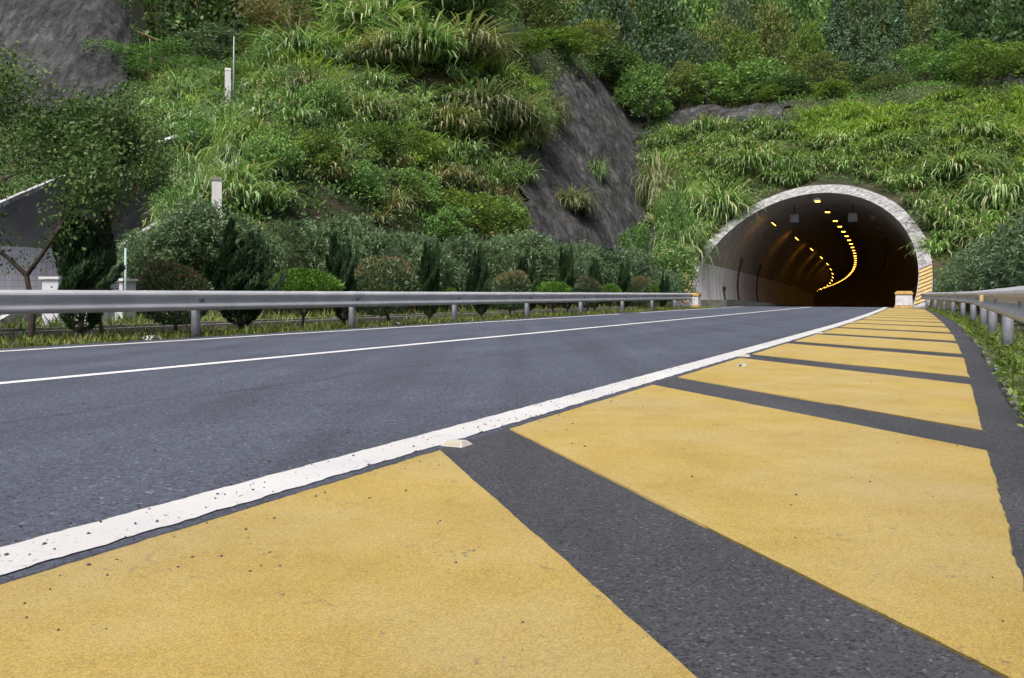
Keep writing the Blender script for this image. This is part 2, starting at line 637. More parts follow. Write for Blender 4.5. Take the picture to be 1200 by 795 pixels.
L['yellow'] = leafmat('yellow_green_leaf', [(.060, .115, .022), (.105, .185, .034), (.160, .255, .046), (.25, .34, .075)], .28)
L['blue'] = leafmat('blue_green_leaf', [(.047, .084, .046), (.081, .132, .070), (.121, .182, .095), (.176, .243, .135)])
L['oleander'] = leafmat('oleander_leaf', [(.052, .105, .045), (.092, .165, .075), (.14, .23, .11), (.21, .30, .165)], .15, .42, .5)
L['willow'] = leafmat('fine_grey_green_leaf', [(.072, .108, .042), (.120, .168, .066), (.168, .216, .090), (.216, .264, .132)], .25)
L['juniper'] = leafmat('juniper_scale', [(.013, .031, .013), (.020, .049, .018), (.034, .070, .025), (.045, .087, .031)], .08, .6, .25)
L['photinia'] = leafmat('photinia_leaf', [(.039, .082, .034), (.064, .124, .051), (.108, .171, .077), (.192, .236, .129)], .12, .35, .5)
L['red'] = leafmat('red_young_leaf', [(.20, .11, .07), (.27, .15, .09), (.24, .17, .09), (.15, .16, .07), (.09, .13, .05)], .25, .4, .4)
L['bright'] = leafmat('bright_leaf', [(.055, .130, .020), (.090, .200, .028), (.130, .270, .040), (.190, .330, .060)], .28, .45, .35)
L['bamboo'] = leafmat('bamboo_leaf', [(.084, .102, .030), (.132, .150, .048), (.192, .198, .072), (.264, .240, .120)], .28)
L['feather'] = leafmat('feathery_leaf', [(.059, .134, .034), (.101, .210, .047), (.151, .286, .067), (.218, .370, .084)], .25)
L['myrtle'] = leafmat('crape_myrtle_leaf', [(.049, .095, .030), (.081, .146, .042), (.121, .194, .058), (.178, .259, .089)], .2, .55, .25)
L['conifer'] = leafmat('conifer_needle', [(.064, .125, .067), (.110, .199, .103), (.162, .267, .136), (.221, .331, .184)], .08)
L['flower'] = leafmat('pale_yellow_flower', [(.38, .42, .20), (.50, .52, .28), (.58, .58, .36)], .2)
L['rust'] = leafmat('rusty_leaf', [(.10, .05, .035), (.15, .08, .05), (.12, .10, .05)], .15)

# ------------------------------------------------------------------ terrain
NC, ZC, RI, RO, S0, KB = -7.10, 1.56, 5.80, 6.46, 46.1, 1.54        # main portal
NC2, S02, KB2 = -26.5, 13.0, 1.70                                   # the twin bore's portal


def sp(x, w=1.0):
    return np.logaddexp(0, np.asarray(x, float) / w) * w


def smin(a, b, w=1.0):
    return -np.logaddexp(-a / w, -b / w) * w


def smax(a, b, w=.6):
    return np.logaddexp(a / w, b / w) * w


def sstep(a, b, x):
    t = np.clip((x - a) / (b - a), 0, 1)
    return t * t * (3 - 2 * t)


def H(n, s, nz=True):
    n = np.asarray(n, float); s = np.asarray(s, float)
    A = (s - S02 - .4) / KB2
    X, Y = n * CT + s * ST, np.maximum(-n * ST + s * CT, 5)
    wl = sstep(-.41, -.50, X / Y)
    A = A + sp(s - 31, 1.0) * 1.3 * wl
    toe = -16.6 + 1.6 * sstep(28, 44, s)
    d = toe - n
    rk = sstep(35, 42, s)
    m1 = 1.45 + .2 * rk
    m2 = .88 + .75 * rk
    B = np.where(d < 4.2, d * m1, 4.2 * m1 + (d - 4.2) * m2)
    left = smin(A, B, .7)
    rz = rk * sstep(-31.5, -27, n)
    hc = 13.5 + 12 * wl + 6.5 * rz
    left = np.where(left > hc, hc + (left - hc) * .38, left) + sp(Y - 70, 2.0) * .45 * sstep(.06, -.02, X / Y) * sstep(0, 4, left)
    P = (s - S0 - .45) / KB
    P = np.where(P > 16.2, 16.2 + (P - 16.2) * .14, P) + sp(s - 104, 3.0) * .55
    C = (n - 7.0) * .7
    Z = np.zeros_like(n + s)
    h = np.maximum(np.maximum(left, P), C)
    h = np.where(h > 0, np.sqrt(h * h + .09) - .3 * np.exp(-h), 0.0)
    h = np.maximum(h, 0)
    if nz:
        amp = np.clip(h - 1.5, 0, 4) * .11
        inner = np.exp(-(((n - NC) / 9) ** 4)) * sstep(64, 58, s)
        inner2 = np.exp(-(((n - NC2) / 9) ** 4)) * sstep(32, 25, s)
        h = h + pnoise(n, s, .55, 3) * amp * (1 - inner) * (1 - inner2)
    # verges drop a little below the asphalt
    return h - .045 + Z


def HW(X, Y):
    n, s = toNS(np.asarray(X, float), np.asarray(Y, float))
    return H(n, s)


def proj(X, Y, Z):
    Y = np.maximum(Y, .1)
    return 600 + 1000 * X / Y, 345 - 1000 * (Z - EYE) / Y


ROCKS = [
    [(612, 300), (600, 190), (630, 125), (655, 92), (735, 95), (770, 125), (748, 160), (752, 230), (782, 300)],
    [(-300, -400), (40, -300), (75, -60), (150, 20), (150, 95), (110, 140), (20, 135), (-300, 120)],
    [(782, 152), (790, 118), (880, 117), (925, 128), (905, 150)],
    [(1168, 118), (1168, 88), (1320, 70), (1320, 110)],
]
SOILS = [[(565, 290), (585, 190), (612, 180), (618, 250), (632, 295)]]


def seq(*parts):
    out = [parts[0][0]]
    for a, b, st in parts:
        k = max(1, int(round((b - a) / st)))
        out += list(a + (b - a) * (np.arange(k) + 1) / k)
    return np.array(out)


gn = seq((-700, -120, 40), (-120, -48, 3), (-48, 4, .32), (4, 20, 1.2), (20, 120, 8), (120, 700, 40))
gs = seq((-600, -30, 40), (-30, 6, 2.0), (6, 78, .34), (78, 150, 2.0), (150, 260, 8), (260, 900, 40))
GN, GS = np.meshgrid(gn, gs, indexing='ij')
GZ = H(GN, GS)
GX = GN * CT + GS * ST
GY = -GN * ST + GS * CT
nn, ns = GN.shape
idx = np.arange(nn * ns).reshape(nn, ns)
Fq = np.stack([idx[:-1, :-1], idx[1:, :-1], idx[1:, 1:], idx[:-1, 1:]], -1).reshape(-1, 4)
cen = lambda A: A.ravel()[Fq].mean(1)
fn, fs, fz, fX, fY = cen(GN), cen(GS), cen(GZ), cen(GX), cen(GY)
# the two bores: drop the ground where the mouths open
cut = np.zeros(len(Fq), bool)
for nc, s0, kb in ((NC, S0, KB), (NC2, S02, KB2)):
    zz = (fs - s0) / kb
    cut |= ((fn - nc) ** 2 + (np.maximum(zz, 0) - ZC) ** 2 < (RI + .38) ** 2) & (zz > -.3) & (zz < 9)
ppx, ppy = proj(fX, fY, fz)
vis = (fY > 5) & (fz > .8)
rockm = np.zeros(len(Fq), bool)
jx = pnoise(fn, fs, 1.8, 11) * 7
jy = pnoise(fn, fs, 1.8, 12) * 7
for pl in ROCKS:
    rockm |= inpoly(ppx + jx, ppy + jy, pl) & vis
# keep only surfaces that face the viewer in these outlines (not ground hidden far behind)
rockm &= (fs < 95)
soilm = np.zeros(len(Fq), bool)
for pl in SOILS:
    soilm |= inpoly(ppx + jx, ppy + jy, pl) & vis & ~rockm
V = np.stack([GX.ravel(), GY.ravel(), GZ.ravel()], -1)


def submesh(name, mask, m, dz=None):
    f = Fq[mask]
    u, inv = np.unique(f, return_inverse=True)
    vv = V[u].copy()
    if dz is not None:
        vv += dz(vv)
    return quadmesh(name, vv, m, None, inv.reshape(-1, 4), True)


tag(submesh('hillside', ~cut & ~soilm, M['hill']), kind='structure')
def rock_relief(v):
    d = np.zeros_like(v)
    x, y, z = v[:, 0], v[:, 1], v[:, 2]
    a = pnoise(x + z * .7, y + z * .4, 1.3, 77) * .20
    r = 1 - np.abs(pnoise(x * 1.2 + z * .5, y * .6 - z * .9, 2.2, 79))
    a = a + np.clip(r, 0, 1) ** 3 * .16 + pnoise(x + z, y - z, 6.0, 78) * .06 + pnoise(x - z * .8, y + z * .9, 15.0, 80) * .025
    a = np.maximum(a + .30, .04)
    d[:, 0] = a * .4; d[:, 1] = -a * .65; d[:, 2] = a * .5
    return d


rock = tag(submesh('rock_face', ~cut & rockm, M['rock']), kind='structure')
bmr = bmesh.new()
bmr.from_mesh(rock.data)
bmesh.ops.subdivide_edges(bmr, edges=bmr.edges[:], cuts=3, use_grid_fill=True)
bmr.to_mesh(rock.data)
bmr.free()
co = np.empty(len(rock.data.vertices) * 3, dtype=np.float32)
rock.data.vertices.foreach_get('co', co)
co = co.reshape(-1, 3)
co = co + rock_relief(co)
rock.data.vertices.foreach_set('co', co.astype(np.float32).ravel())
rock.data.polygons.foreach_set('use_smooth', np.ones(len(rock.data.polygons), dtype=bool))
rock.data.update()
tag(submesh('bare_soil', ~cut & soilm, M['soil']), kind='structure')


# ------------------------------------------------------------------ road
def edge_n(s):          # centre of the right edge line
    return np.interp(s, [-40, 14, 19, 24, 31, 40, 48, 60], [-2.08, -2.08, -2.095, -2.16, -2.30, -2.52, -2.78, -3.0])


def yel_r(s):
    return np.interp(s, [-40, 10, 15, 21, 30, 39, 45], [.15, .15, .09, -.06, -.38, -.78, -1.1])


def asph_r(s):
    return np.interp(s, [-40, 12, 20, 27, 33, 39, 45], [.36, .35, .24, .0, -.28, -.66, -1.0])


CURVE_S, CURVE_R, GRADE = 46.0, 794.0, -.026


def bore(n, s, z=0.0):
    """road coordinates followed round the tunnel's left-hand curve and down its grade"""
    n = np.asarray(n, float); s = np.asarray(s, float)
    d = np.maximum(s - CURVE_S, 0)
    a = d / CURVE_R
    off = n - NC
    s2 = np.where(d > 0, CURVE_S + CURVE_R * np.sin(a) + off * np.sin(a), s)
    n2 = np.where(d > 0, NC - CURVE_R * (1 - np.cos(a)) + off * np.cos(a), n)
    zz = z + GRADE * np.where(d > 4, d - 2, d * d / 8)
    return n2, s2, zz


def sheet(name, sv, fl, fr, z, m, cols=2, kind='structure', jag=None, thick=0.0):
    vs = []
    for k, s in enumerate(sv):
        l, r = fl(s), fr(s)
        for c in range(cols):
            n = l + (r - l) * c / (cols - 1)
            n2, s2, z2 = bore(n, s, z)
            vs.append(R(float(n2), float(s2), float(z2)))
    F = []
    for k in range(len(sv) - 1):
        for c in range(cols - 1):
            a = k * cols + c
            F.append((a, a + 1, a + cols + 1, a + cols))
    mb = MB()
    mb.add(vs, F, False)
    o = mb.build(name, m)
    return tag(o, kind=kind)


sroad = list(np.arange(-40, 40, 2.0)) + list(np.arange(40, 60, 1.0)) + list(np.arange(60, 470, 6.0))
sheet('road', sroad, lambda s: -10.25 if s < 45 else -11.5, lambda s: float(edge_n(s)) + .15, 0.0, M['asphalt'], 6)
s_sh = list(np.arange(-40, 2, 1.0)) + list(np.arange(2, 30, .07)) + list(np.arange(30, 46, .3))
jagr = lambda s: float(asph_r(s) + .014 * math.sin(s * 9.1) * math.sin(s * 3.3 + 1) + .012 * math.sin(s * 31 + 2 * math.sin(s * 7)) + .02 * math.sin(s * 1.7))


def shoulder():
    mb = MB()
    vs, F = [], []
    for s in s_sh:
        l, r = float(edge_n(s)) + .15, jagr(s)
        for n, z in ((l, 0), (r - .05, 0), (r - .008, -.004), (r + .012, -.035), (r + .03, -.08)):
            vs.append(R(n, s, z))
    for k in range(len(s_sh) - 1):
        for c in range(4):
            a = k * 5 + c
            F.append((a, a + 1, a + 6, a + 5))
    mb.add(vs, F)
    tag(mb.build('shoulder', M['asphalt_dark']), kind='structure')


shoulder()
sheet('tunnel_shoulder', list(np.arange(45.9, 60, 1.0)) + list(np.arange(60, 470, 6.0)), lambda s: float(edge_n(s)), lambda s: -1.3, -.001, M['asphalt_dark'], 2)


def jline(seed, a=.006):
    def f(s):
        return a * (math.sin(s * 23 + seed) + .7 * math.sin(s * 57 + seed * 2) + .5 * math.sin(s * 121 + seed * 3))
    return f


j1, j2 = jline(1, .003), jline(5, .005)
sl_ = list(np.arange(-8, 1, .5)) + list(np.arange(1, 12, .03)) + list(np.arange(12, 47, .4)) + list(np.arange(47, 300, 4.0))
sheet('edge_line', sl_, lambda s: float(edge_n(s)) - .108 + j1(s), lambda s: float(edge_n(s)) + .108 + j2(s), .004, M['white'], 2)
sf = list(np.arange(-40, 46, 1.0)) + list(np.arange(46, 300, 4.0))
sheet('lane_line', sf, lambda s: -6.30, lambda s: -6.15, .004, M['white_far'], 2)
sheet('far_edge_line', [s for s in sf if s < 27.2], lambda s: -9.77, lambda s: -9.62, .004, M['white_far'], 2)
sheet('far_edge_line', [s for s in sf if s > 28.0], lambda s: -9.77, lambda s: -9.62, .004, M['white_far'], 2)


# yellow 45-degree bars: left corners on the edge line, thick paint with ragged edges
def yellow_bar(s_a, s_b, i):
    nl = float(edge_n((s_a + s_b) / 2)) + .185
    hgt = .007
    sk = lambda sl: float(np.interp(sl, [3.0, 3.7, 5.9, 6.6, 9.0], [1.067, 1.012, .915, .935, .90]))
    rng = random.Random(100 + i)
    fine = .02 if s_b < 9 else .12

    def edge(sl):            # points along a cross edge from left to right
        # find the right end
        n, pts = nl, []
        K = sk(sl)
        k = 0
        w = 0.0
        while True:
            s = sl - K * (n - nl)
            r = float(yel_r(s))
            if n >= r: break
            w = .7 * w + rng.gauss(0, .0013 if fine < .1 else .003)
            pts.append((n, s + w))
            n += fine
        s = sl - K * (n - nl)
        return pts, s
    A, sa = edge(s_a)
    B, sb = edge(s_b)
    # left side (B -> A going back along s), right side (A end -> B end)
    right, k = [], sa
    st = fine
    w = 0.0
    while k < sb:
        w = .6 * w + rng.gauss(0, .0019)
        right.append((float(yel_r(k)) + w, k))
        k += st
    leftp = []
    k = s_b
    w = 0
    while k > s_a:
        w = .7 * w + rng.gauss(0, .0018)
        leftp.append((float(edge_n(k)) + .185 + w, k))
        k -= st
    ring = A + right + B[::-1] + leftp[1:]
    top = [R(n, s, hgt) for n, s in ring]
    bot = [R(n + (.004 if n > -.6 else -.002), s, -.002) for n, s in ring]
    k = len(ring)
    mb = MB()
    mb.add(top + bot, [tuple(range(k))] + [(i, i + k, (i + 1) % k + k, (i + 1) % k) for i in range(k)])
    tag(mb.build('yellow_hatch_bar', M['yellow']), kind='structure')


PER, G0 = 2.905, 3.05
for i in range(-2, 15):
    a, b = G0 + PER * (i - 1) + .645, G0 + PER * i
    if b > 43.5: b = 43.5
    if a > 43: break
    yellow_bar(a, b, i)


# ------------------------------------------------------------------ tunnels
def ring_pts(rad, zmin, k=48):
    t0 = math.asin((zmin - ZC) / rad)
    return [(rad * math.cos(t), ZC + rad * math.sin(t)) for t in np.linspace(t0, math.pi - t0, k)]


def build_portal(root, nc, s0, kb, smap, slist, dado, dado_mat, rim_mat, twin=False):
    RO = RI + (.26 if twin else .66)
    """lining and rim share the bevelled mouth: every height begins at s0 + kb*z"""
    loc = root.location
    K = 48

    def W(n, s, z):
        a, b, c = smap(n, s, z)
        p = R(float(a), float(b), float(c))
        return (p[0] - loc[0], p[1] - loc[1], p[2] - loc[2])
    prof = ring_pts(RI, -.3 if not twin else -.1, K)
    mouth = [max(0.0, z) * kb + s0 for x, z in prof]
    vs, F = [], []
    smax_m = max(mouth)
    for j, fr in enumerate((0, .25, .5, .75, 1.0)):
        for (x, z), ms in zip(prof, mouth):
            vs.append(W(nc + x, ms + (smax_m + .5 - ms) * fr, z))
    for s in slist:
        for x, z in prof:
            vs.append(W(nc + x, s, z))
    rows = 5 + len(slist)
    for r in range(rows - 1):
        for k in range(K - 1):
            F.append((r * K + k, r * K + k + 1, (r + 1) * K + k + 1, (r + 1) * K + k))
    F.append(tuple((rows - 1) * K + k for k in range(K)))
    mb = MB()
    mb.add(vs, F, True)
    mb.build('lining', M['lining'] if not twin else M['lining_grey'], root)
    # rim: face on the bevel, outer skin running back into the hill
    mb = MB()
    vs, F = [], []
    po = ring_pts(RO, -.3, 96)
    pi_ = ring_pts(RI - .01, -.3, 96)
    rg = random.Random(5)
    for k in range(96):
        (xo, zo), (xi, zi) = po[k], pi_[k]
        w = .03 * math.sin(k * .5) + rg.uniform(-.012, .012)
        ro = 1 + w / 10
        xo, zo = xo * ro, ZC + (zo - ZC) * ro
        fi, fo = s0 + kb * max(zi, -.3), s0 + kb * max(zo, -.3)
        for n, s, z in ((xi, fi + (.2 if twin else .9), zi), (xi, fi - .14, zi), ((xi + xo) / 2, (fi + fo) / 2 - .20 + rg.uniform(-.05, .05), (zi + zo) / 2), (xo, fo - .16, zo), (xo, fo + 2.2, zo)):
            vs.append(W(nc + n, s, z))
    for k in range(95):
        for c in range(4):
            a = k * 5 + c
            F.append((a, a + 1, a + 6, a + 5))
    mb.add(vs, F, False)
    rim = mb.build('portal_rim', rim_mat, root)
    # tiled dado on both walls
    for side in ((-1, 1) if not twin else (-1, 1)):
        zs = np.linspace(.33, dado, 9)
        ss = [0, .35, .7, 1.0]
        deep = [s for s in slist if s < (s0 + 90)]
        vs, F, uv = [], [], []
        colsN = len(ss) + len(deep)
        for z in zs:
            xr = side * (math.sqrt(max(0, RI ** 2 - (z - ZC) ** 2)) - .015)
            m0 = s0 + kb * z + .02
            for fr in ss:
                s = m0 + (smax_m + .3 - m0) * fr
                vs.append(W(nc + xr, s, z)); uv.append((s, z))
            for s in deep:
                vs.append(W(nc + xr, s, z)); uv.append((s, z))
        for r in range(len(zs) - 1):
            for c in range(colsN - 1):
                a = r * colsN + c
                F.append((a, a + 1, a + colsN + 1, a + colsN))
        mb = MB()
        mb.add(vs, F, True)
        o = mb.build('tile_dado', dado_mat, root)
        ul = o.data.uv_layers.new(name='UVMap')
        for lp in o.data.loops:
            ul.data[lp.index].uv = uv[lp.vertex_index]
    return rim, W


main_loc = R(NC, S0, 0)
tunnel = empty('road_tunnel', main_loc, 0, 'wide road tunnel mouth with a rough grey stone rim, cut slanting into the grassy hill', 'tunnel')
slist = list(np.arange(59, 120, 4.0)) + list(np.arange(122, 470, 7.0))
rim, W1 = build_portal(tunnel, NC, S0, KB, bore, slist, 2.55, M['tile'], M['portal'])

# raised walkways along both tunnel walls
for nm, a, b in (('walkway', -12.75, -10.6), ('walkway', -2.0, -1.2)):
    vs, F = [], []
    ss = ([46.3] if a < -10 else [46.9]) + list(np.arange(48, 120, 4.0)) + list(np.arange(122, 470, 8.0))
    for s in ss:
        for n, z in ((a, -.2), (a, .36), (b, .36), (b, -.2)):
            vs.append(W1(n, s, z))
    for k in range(len(ss) - 1):
        for c in range(4):
            F.append((k * 4 + c, k * 4 + (c + 1) % 4, k * 4 + 4 + (c + 1) % 4, k * 4 + 4 + c))
    F.append((0, 1, 2, 3))
    mb = MB(); mb.add(vs, F)
    mb.build(nm, M['dirty_kerb'], tunnel)
# cable conduits on the left wall
for s in (55.5, 60.0, 67.5):
    pts = []
    for z in np.linspace(.4, 3.3 if s > 56 else 1.2, 9):
        x = -(math.sqrt(RI ** 2 - (z - ZC) ** 2) - .07)
        pts.append(W1(NC + x, s, z))
    mb = MB()
    mb.tube(pts, .055, 6)
    p = Vector(pts[-1]); mb.box(p, (.22, .22, .3))
    mb.build('wall_conduit', M['dark'], tunnel)


# hazard stripes on the feet of the rim
def stripes(side, rimobj):
    mb, mk = MB(), MB()
    zt, zb = 2.0, .15
    nst = 9
    for i in range(nst):
        z0 = zb + (zt - zb) * i / nst
        for (dz0, dz1, tgt) in ((0, .125, mb), (.125, .205, mk)):
            vs = []
            for q, t in ((0, 0), (1, 0), (1, 1), (0, 1)):
                z = z0 + (dz1 if t else dz0) + q * .28 * (1)
                ri = (RI + .03) if q == 0 else (RO - .03)
                x = side * math.sqrt(max(0, ri ** 2 - (z - ZC) ** 2))
                s = S0 + KB * max(z, -.3) - .27
                vs.append(W1(NC + x, s, z))
            tgt.add(vs, [(0, 1, 2, 3)])
    # give them thickness
    for m_, mat in ((mb, 'stripe'), (mk, 'black')):
        base = list(m_.v); faces = list(m_.f)
        off = Vector(R(0, .05, 0))
        k = len(base)
        m_.v += [tuple(Vector(p) + off) for p in base]
        for f in faces:
            for e in range(4):
                a, b = f[e], f[(e + 1) % 4]
                m_.f.append((a, a + k, b + k, b)); m_.smooth.append(False)
        m_.build('hazard_stripes' if mat == 'stripe' else 'dark_stripes', M[mat], rimobj)


stripes(1, rim)
stripes(-1, rim)

twin = empty('side_tunnel', R(NC2, S02, 0), 0, 'second tunnel mouth half hidden behind the roadside trees, whitewashed slanting rim and white tiled wall', 'tunnel')
build_portal(twin, NC2, S02, KB2, lambda n, s, z: (n, s, z), list(np.arange(28, 70, 4.0)), 2.5, M['tile_big'], M['rim_white'], True)
sheet_side = MB()
sheet_side.add([R(-32.2, -40, -.02), R(-20.8, -40, -.02), R(-20.8, 66, -.02), R(-32.2, 66, -.02)], [(0, 1, 2, 3)])
tag(sheet_side.build('side_road', M['asphalt']), kind='structure')


# lamps in the tunnel
def lamp_proto(name, lit):
    r = empty(name, (0, 0, 0))
    mb = MB()
    mb.box((0, 0, .07), (.46, .62, .12), 0, .8)
    mb.box((0, .2, .19), (.06, .05, .14)); mb.box((0, -.2, .19), (.06, .05, .14))
    mb.build('housing', M['lamp_body'], r)
    mb = MB()
    mb.box((0, 0, -.012), (.28, .42, .036), 0, 1)
    mb.build('lens', M['lamp_on'] if lit else M['sign_back'], r)
    return r


def put_lamp(o, off, z, s, tilt, label, group):
    n2, s2, z2 = bore(NC + off, s, z)
    a = max(s - CURVE_S, 0) / CURVE_R
    o.location = R(float(n2), float(s2), float(z2))
    o.rotation_euler = (0, tilt, -TH + a)
    tag(o, label, 'lamp', group)


lp = lamp_proto('tunnel_lamp', True)
first = True
ss = 57.0
k = 0
while ss < 400:
    o = lp if first else dup(lp)
    first = False
    put_lamp(o, -.15, 6.78, ss, 0, 'lit orange ceiling lamp in the close central row curving down the tunnel' if k else 'nearest and largest lit orange lamp of the central ceiling row', 'lit lamps of the central ceiling row')
    ss += 4.4 if k > 1 else 6.0
    k += 1
ss, k = 58.5, 0
while ss < 330:
    o = dup(lp)
    put_lamp(o, -3.05, 5.5 + .1, ss, .75, 'lit orange lamp of the sparse row high on the left tunnel wall' if k else 'nearest lit orange lamp high on the left tunnel wall', 'lit lamps along the left wall')
    ss += 11.5
    k += 1
lo_ = lamp_proto('tunnel_lamp', False)
ss, k = 58.0, 0
while ss < 150:
    o = lo_ if k == 0 else dup(lo_)
    put_lamp(o, 3.1, 5.75, ss, -.75, 'unlit dark lamp of the row high on the right tunnel wall' if k else 'nearest unlit dark lamp high on the right tunnel wall', 'unlit lamps along the right wall')
    ss += 6.0
    k += 1


def lane_signal(px, py, Y, label):
    X = px2world(px, Y)
    z = EYE + (345 - py) / 1000 * Y
    r = empty('lane_signal', (X, Y, z), -TH, label, 'signal')
    mb = MB(); mb.box((0, 0, 0), (.66, .16, .66))
    mb.build('signal_box', M['lamp_body'], r)
    mb = MB(); mb.box((0, -.095, 0), (.56, .03, .56))
    mb.build('display_panel', M['sign_back'], r)
    mb = MB(); mb.tube([(0, 0, .33), (0, 0, 1.25)], .035, 6); mb.box((0, 0, 1.2), (.3, .12, .05))
    mb.build('hanger_rod', M['lamp_body'], r)


lane_signal(931, 256, 58, 'square grey signal box hanging left of the central lamps inside the tunnel mouth')
lane_signal(999.5, 255, 58, 'square grey signal box hanging right of the central lamps inside the tunnel mouth')


# ------------------------------------------------------------------ guardrails
PROFILE = [(0.0, .155), (.022, .150), (.072, .118), (.083, .092), (.074, .064), (.016, .018), (.010, 0), (.016, -.018), (.074, -.064), (.083, -.092), (.072, -.118), (.022, -.150), (0.0, -.155)]


def guardrail(label, nf, s_list, posts, side, zc, zc_far=None, bolts=(), post_r=.07):
    """side=+1: the beam faces +n"""
    s_ref = posts[0]
    loc = R(nf(s_ref), s_ref, 0)
    root = empty('guardrail', loc, 0, label, 'guardrail')

    def W(n, s, z):
        p = R(n, s, z)
        return (p[0] - loc[0], p[1] - loc[1], p[2] - loc[2])
    zf = (lambda s: zc) if zc_far is None else (lambda s: float(np.interp(s, zc_far[0], zc_far[1])))
    vs, F = [], []
    full = PROFILE + [(d - .006, z) for d, z in PROFILE[::-1]]
    k = len(full)
    for s in s_list:
        for d, z in full:
            vs.append(W(nf(s) + side * (.09 + d), s, zf(s) + z))
    for r in range(len(s_list) - 1):
        for c in range(k):
            F.append((r * k + c, r * k + (c + 1) % k, (r + 1) * k + (c + 1) % k, (r + 1) * k + c))
    F.append(tuple(range(k)))
    F.append(tuple((len(s_list) - 1) * k + c for c in range(k)))
    mb = MB()
    mb.add(vs, F, False)
    mb.build('rail_beam', M['galv'], root)
    for i, s in enumerate(posts):
        mb = MB()
        p = W(nf(s) - side * .02, s, 0)
        mb.tube([(p[0], p[1], -.3), (p[0], p[1], zf(s) + .16)], post_r, 16)
        c = W(nf(s) + side * .06, s, zf(s))
        mb.box(c, (.13, .10, .20), -TH)
        mb.build('post', M['galv_post'], root)
        if i % 2 == 0:
            mb = MB()
            vs2, F2 = [], []
            lap = [(d + .005, z * 1.012) for d, z in PROFILE] + [(d - .001, z) for d, z in PROFILE[::-1]]
            for s_ in (s - .17, s + .17):
                for d, z in lap: vs2.append(W(nf(s_) + side * (.09 + d), s_, zf(s_) + z))
            kk = len(lap)
            for c_ in range(kk): F2.append((c_, (c_ + 1) % kk, kk + (c_ + 1) % kk, kk + c_))
            F2.append(tuple(range(kk))); F2.append(tuple(kk + c_ for c_ in range(kk)))
            mb.add(vs2, F2)
            mb.build('lap_joint', M['galv_lap'], root)
        # splice plate bolts at the post
        mb = MB()
        c = W(nf(s) + side * (.09 + .014), s, zf(s))
        mb.tube([c, tuple(Vector(c) + Vector(R(side * .022, 0, 0)))], .022, 8)
        mb.build('bolt', M['bolt'], root)
    return root, W, zf


nl = lambda s: float(np.interp(s, [-60, 30, 36, 41.5], [-10.62, -10.62, -10.85, -11.25]))
lposts = list(np.arange(9.8 - 12, 41, 4.0)) + [40.9]
guardrail('long grey steel guardrail across the road, in front of the clipped shrubs and junipers', nl,
          [-60, -20, 0] + list(np.arange(4, 41.6, 1.0)) + [41.6], lposts, 1, .56)
nr = lambda s: float(np.interp(s, [-20, 21, 26, 31, 37, 42, 45.5], [.66, .66, .52, .26, -.16, -.62, -.98]))
rroot, RW, rzf = guardrail('grey steel guardrail on the right shoulder curving in towards the tunnel mouth', nr,
                           [-20, -5, 0] + list(np.arange(2, 46, .5)), [4.2] + list(np.arange(8.4, 45, 4.0)), -1, .575)
mb = MB()
c = RW(nr(14.6) - .20, 14.6, .60)
mb.box(c, (.05, .09, .10), -TH)
mb.build('reflector_plate', M['reflector'], rroot)


# ------------------------------------------------------------------ end blocks, studs, posts, bits
def end_block(n, s, w, h, label):
    r = empty('barrier_block', R(n, s, 0), -TH, label, 'barrier')
    mb = MB(); mb.box((0, 0, h / 2 - .02), (w, .55, h * .62), 0, .96); mb.build('body', M['block'], r)
    mb = MB(); mb.box((0, 0, h * .08 - .04), (w + .08, .62, h * .16 + .06)); mb.build('base_band', M['stripe'], r)
    mb = MB(); mb.box((0, 0, h * .86), (w + .05, .60, h * .12)); mb.box((0, 0, h * .95), (w - .08, .5, h * .07)); mb.build('cap', M['stripe'], r)
    # recessed joint lines
    mb = MB(); mb.box((0, 0, h * .785), (w + .02, .57, .035)); mb.build('dark_joint', M['black'], r)


end_block(-11.0, 41.2, .52, .74, 'weathered white barrier block with ochre cap at the end of the left guardrail')
end_block(-1.82, 44.6, .74, .82, 'square white concrete block with ochre bands standing at the end of the yellow hatching')


def stud(n, s, label):
    r = empty('road_stud', R(n, s, .0), -TH, label, 'road stud', 'reflective studs along the edge line')
    mb = MB()
    a, b, h = .055, .05, .02
    vs = [(-a, -b, 0), (a, -b, 0), (a, b, 0), (-a, b, 0), (-a * .72, -b * .45, h), (a * .72, -b * .45, h), (a * .72, b * .45, h), (-a * .72, b * .45, h)]
    mb.add(vs, [(4, 5, 6, 7), (0, 1, 5, 4), (1, 2, 6, 5), (2, 3, 7, 6), (3, 0, 4, 7)])
    mb.build('stud_body', M['stud'], r)
    mb = MB()
    y0, z0, y1, z1 = -b * .93, h * .13 + .0012, -b * .52, h * .88 + .0012
    mb.add([(-a * .8, y0, z0), (a * .8, y0, z0), (a * .66, y1, z1), (-a * .66, y1, z1)], [(0, 1, 2, 3)])
    mb.build('stud_lens', M['stud_lens'], r)


studs_s = [3.22, 9.2, 15.2, 21.2, 27.2]
studs_l = ['pale road stud nearest the camera, beside the white edge line', 'second pale road stud up the white edge line', 'third pale road stud up the white edge line',
           'fourth pale road stud up the white edge line', 'farthest pale road stud on the white edge line']
for s, l in zip(studs_s, studs_l):
    stud(float(edge_n(s)) + .165, s, l)


def ground_z(n, s):
    return float(H(n, s))


# white marker posts on the slope
def on_slope(px, py):
    """walk along the sight line of a point of the hill until it meets the ground"""
    Y = np.arange(10, 120, .05)
    X = (px - 600) / 1000 * Y
    z = EYE + (345 - py) / 1000 * Y
    g = HW(X, Y)
    i = int(np.argmax(g >= z))
    return X[i], Y[i], g[i]


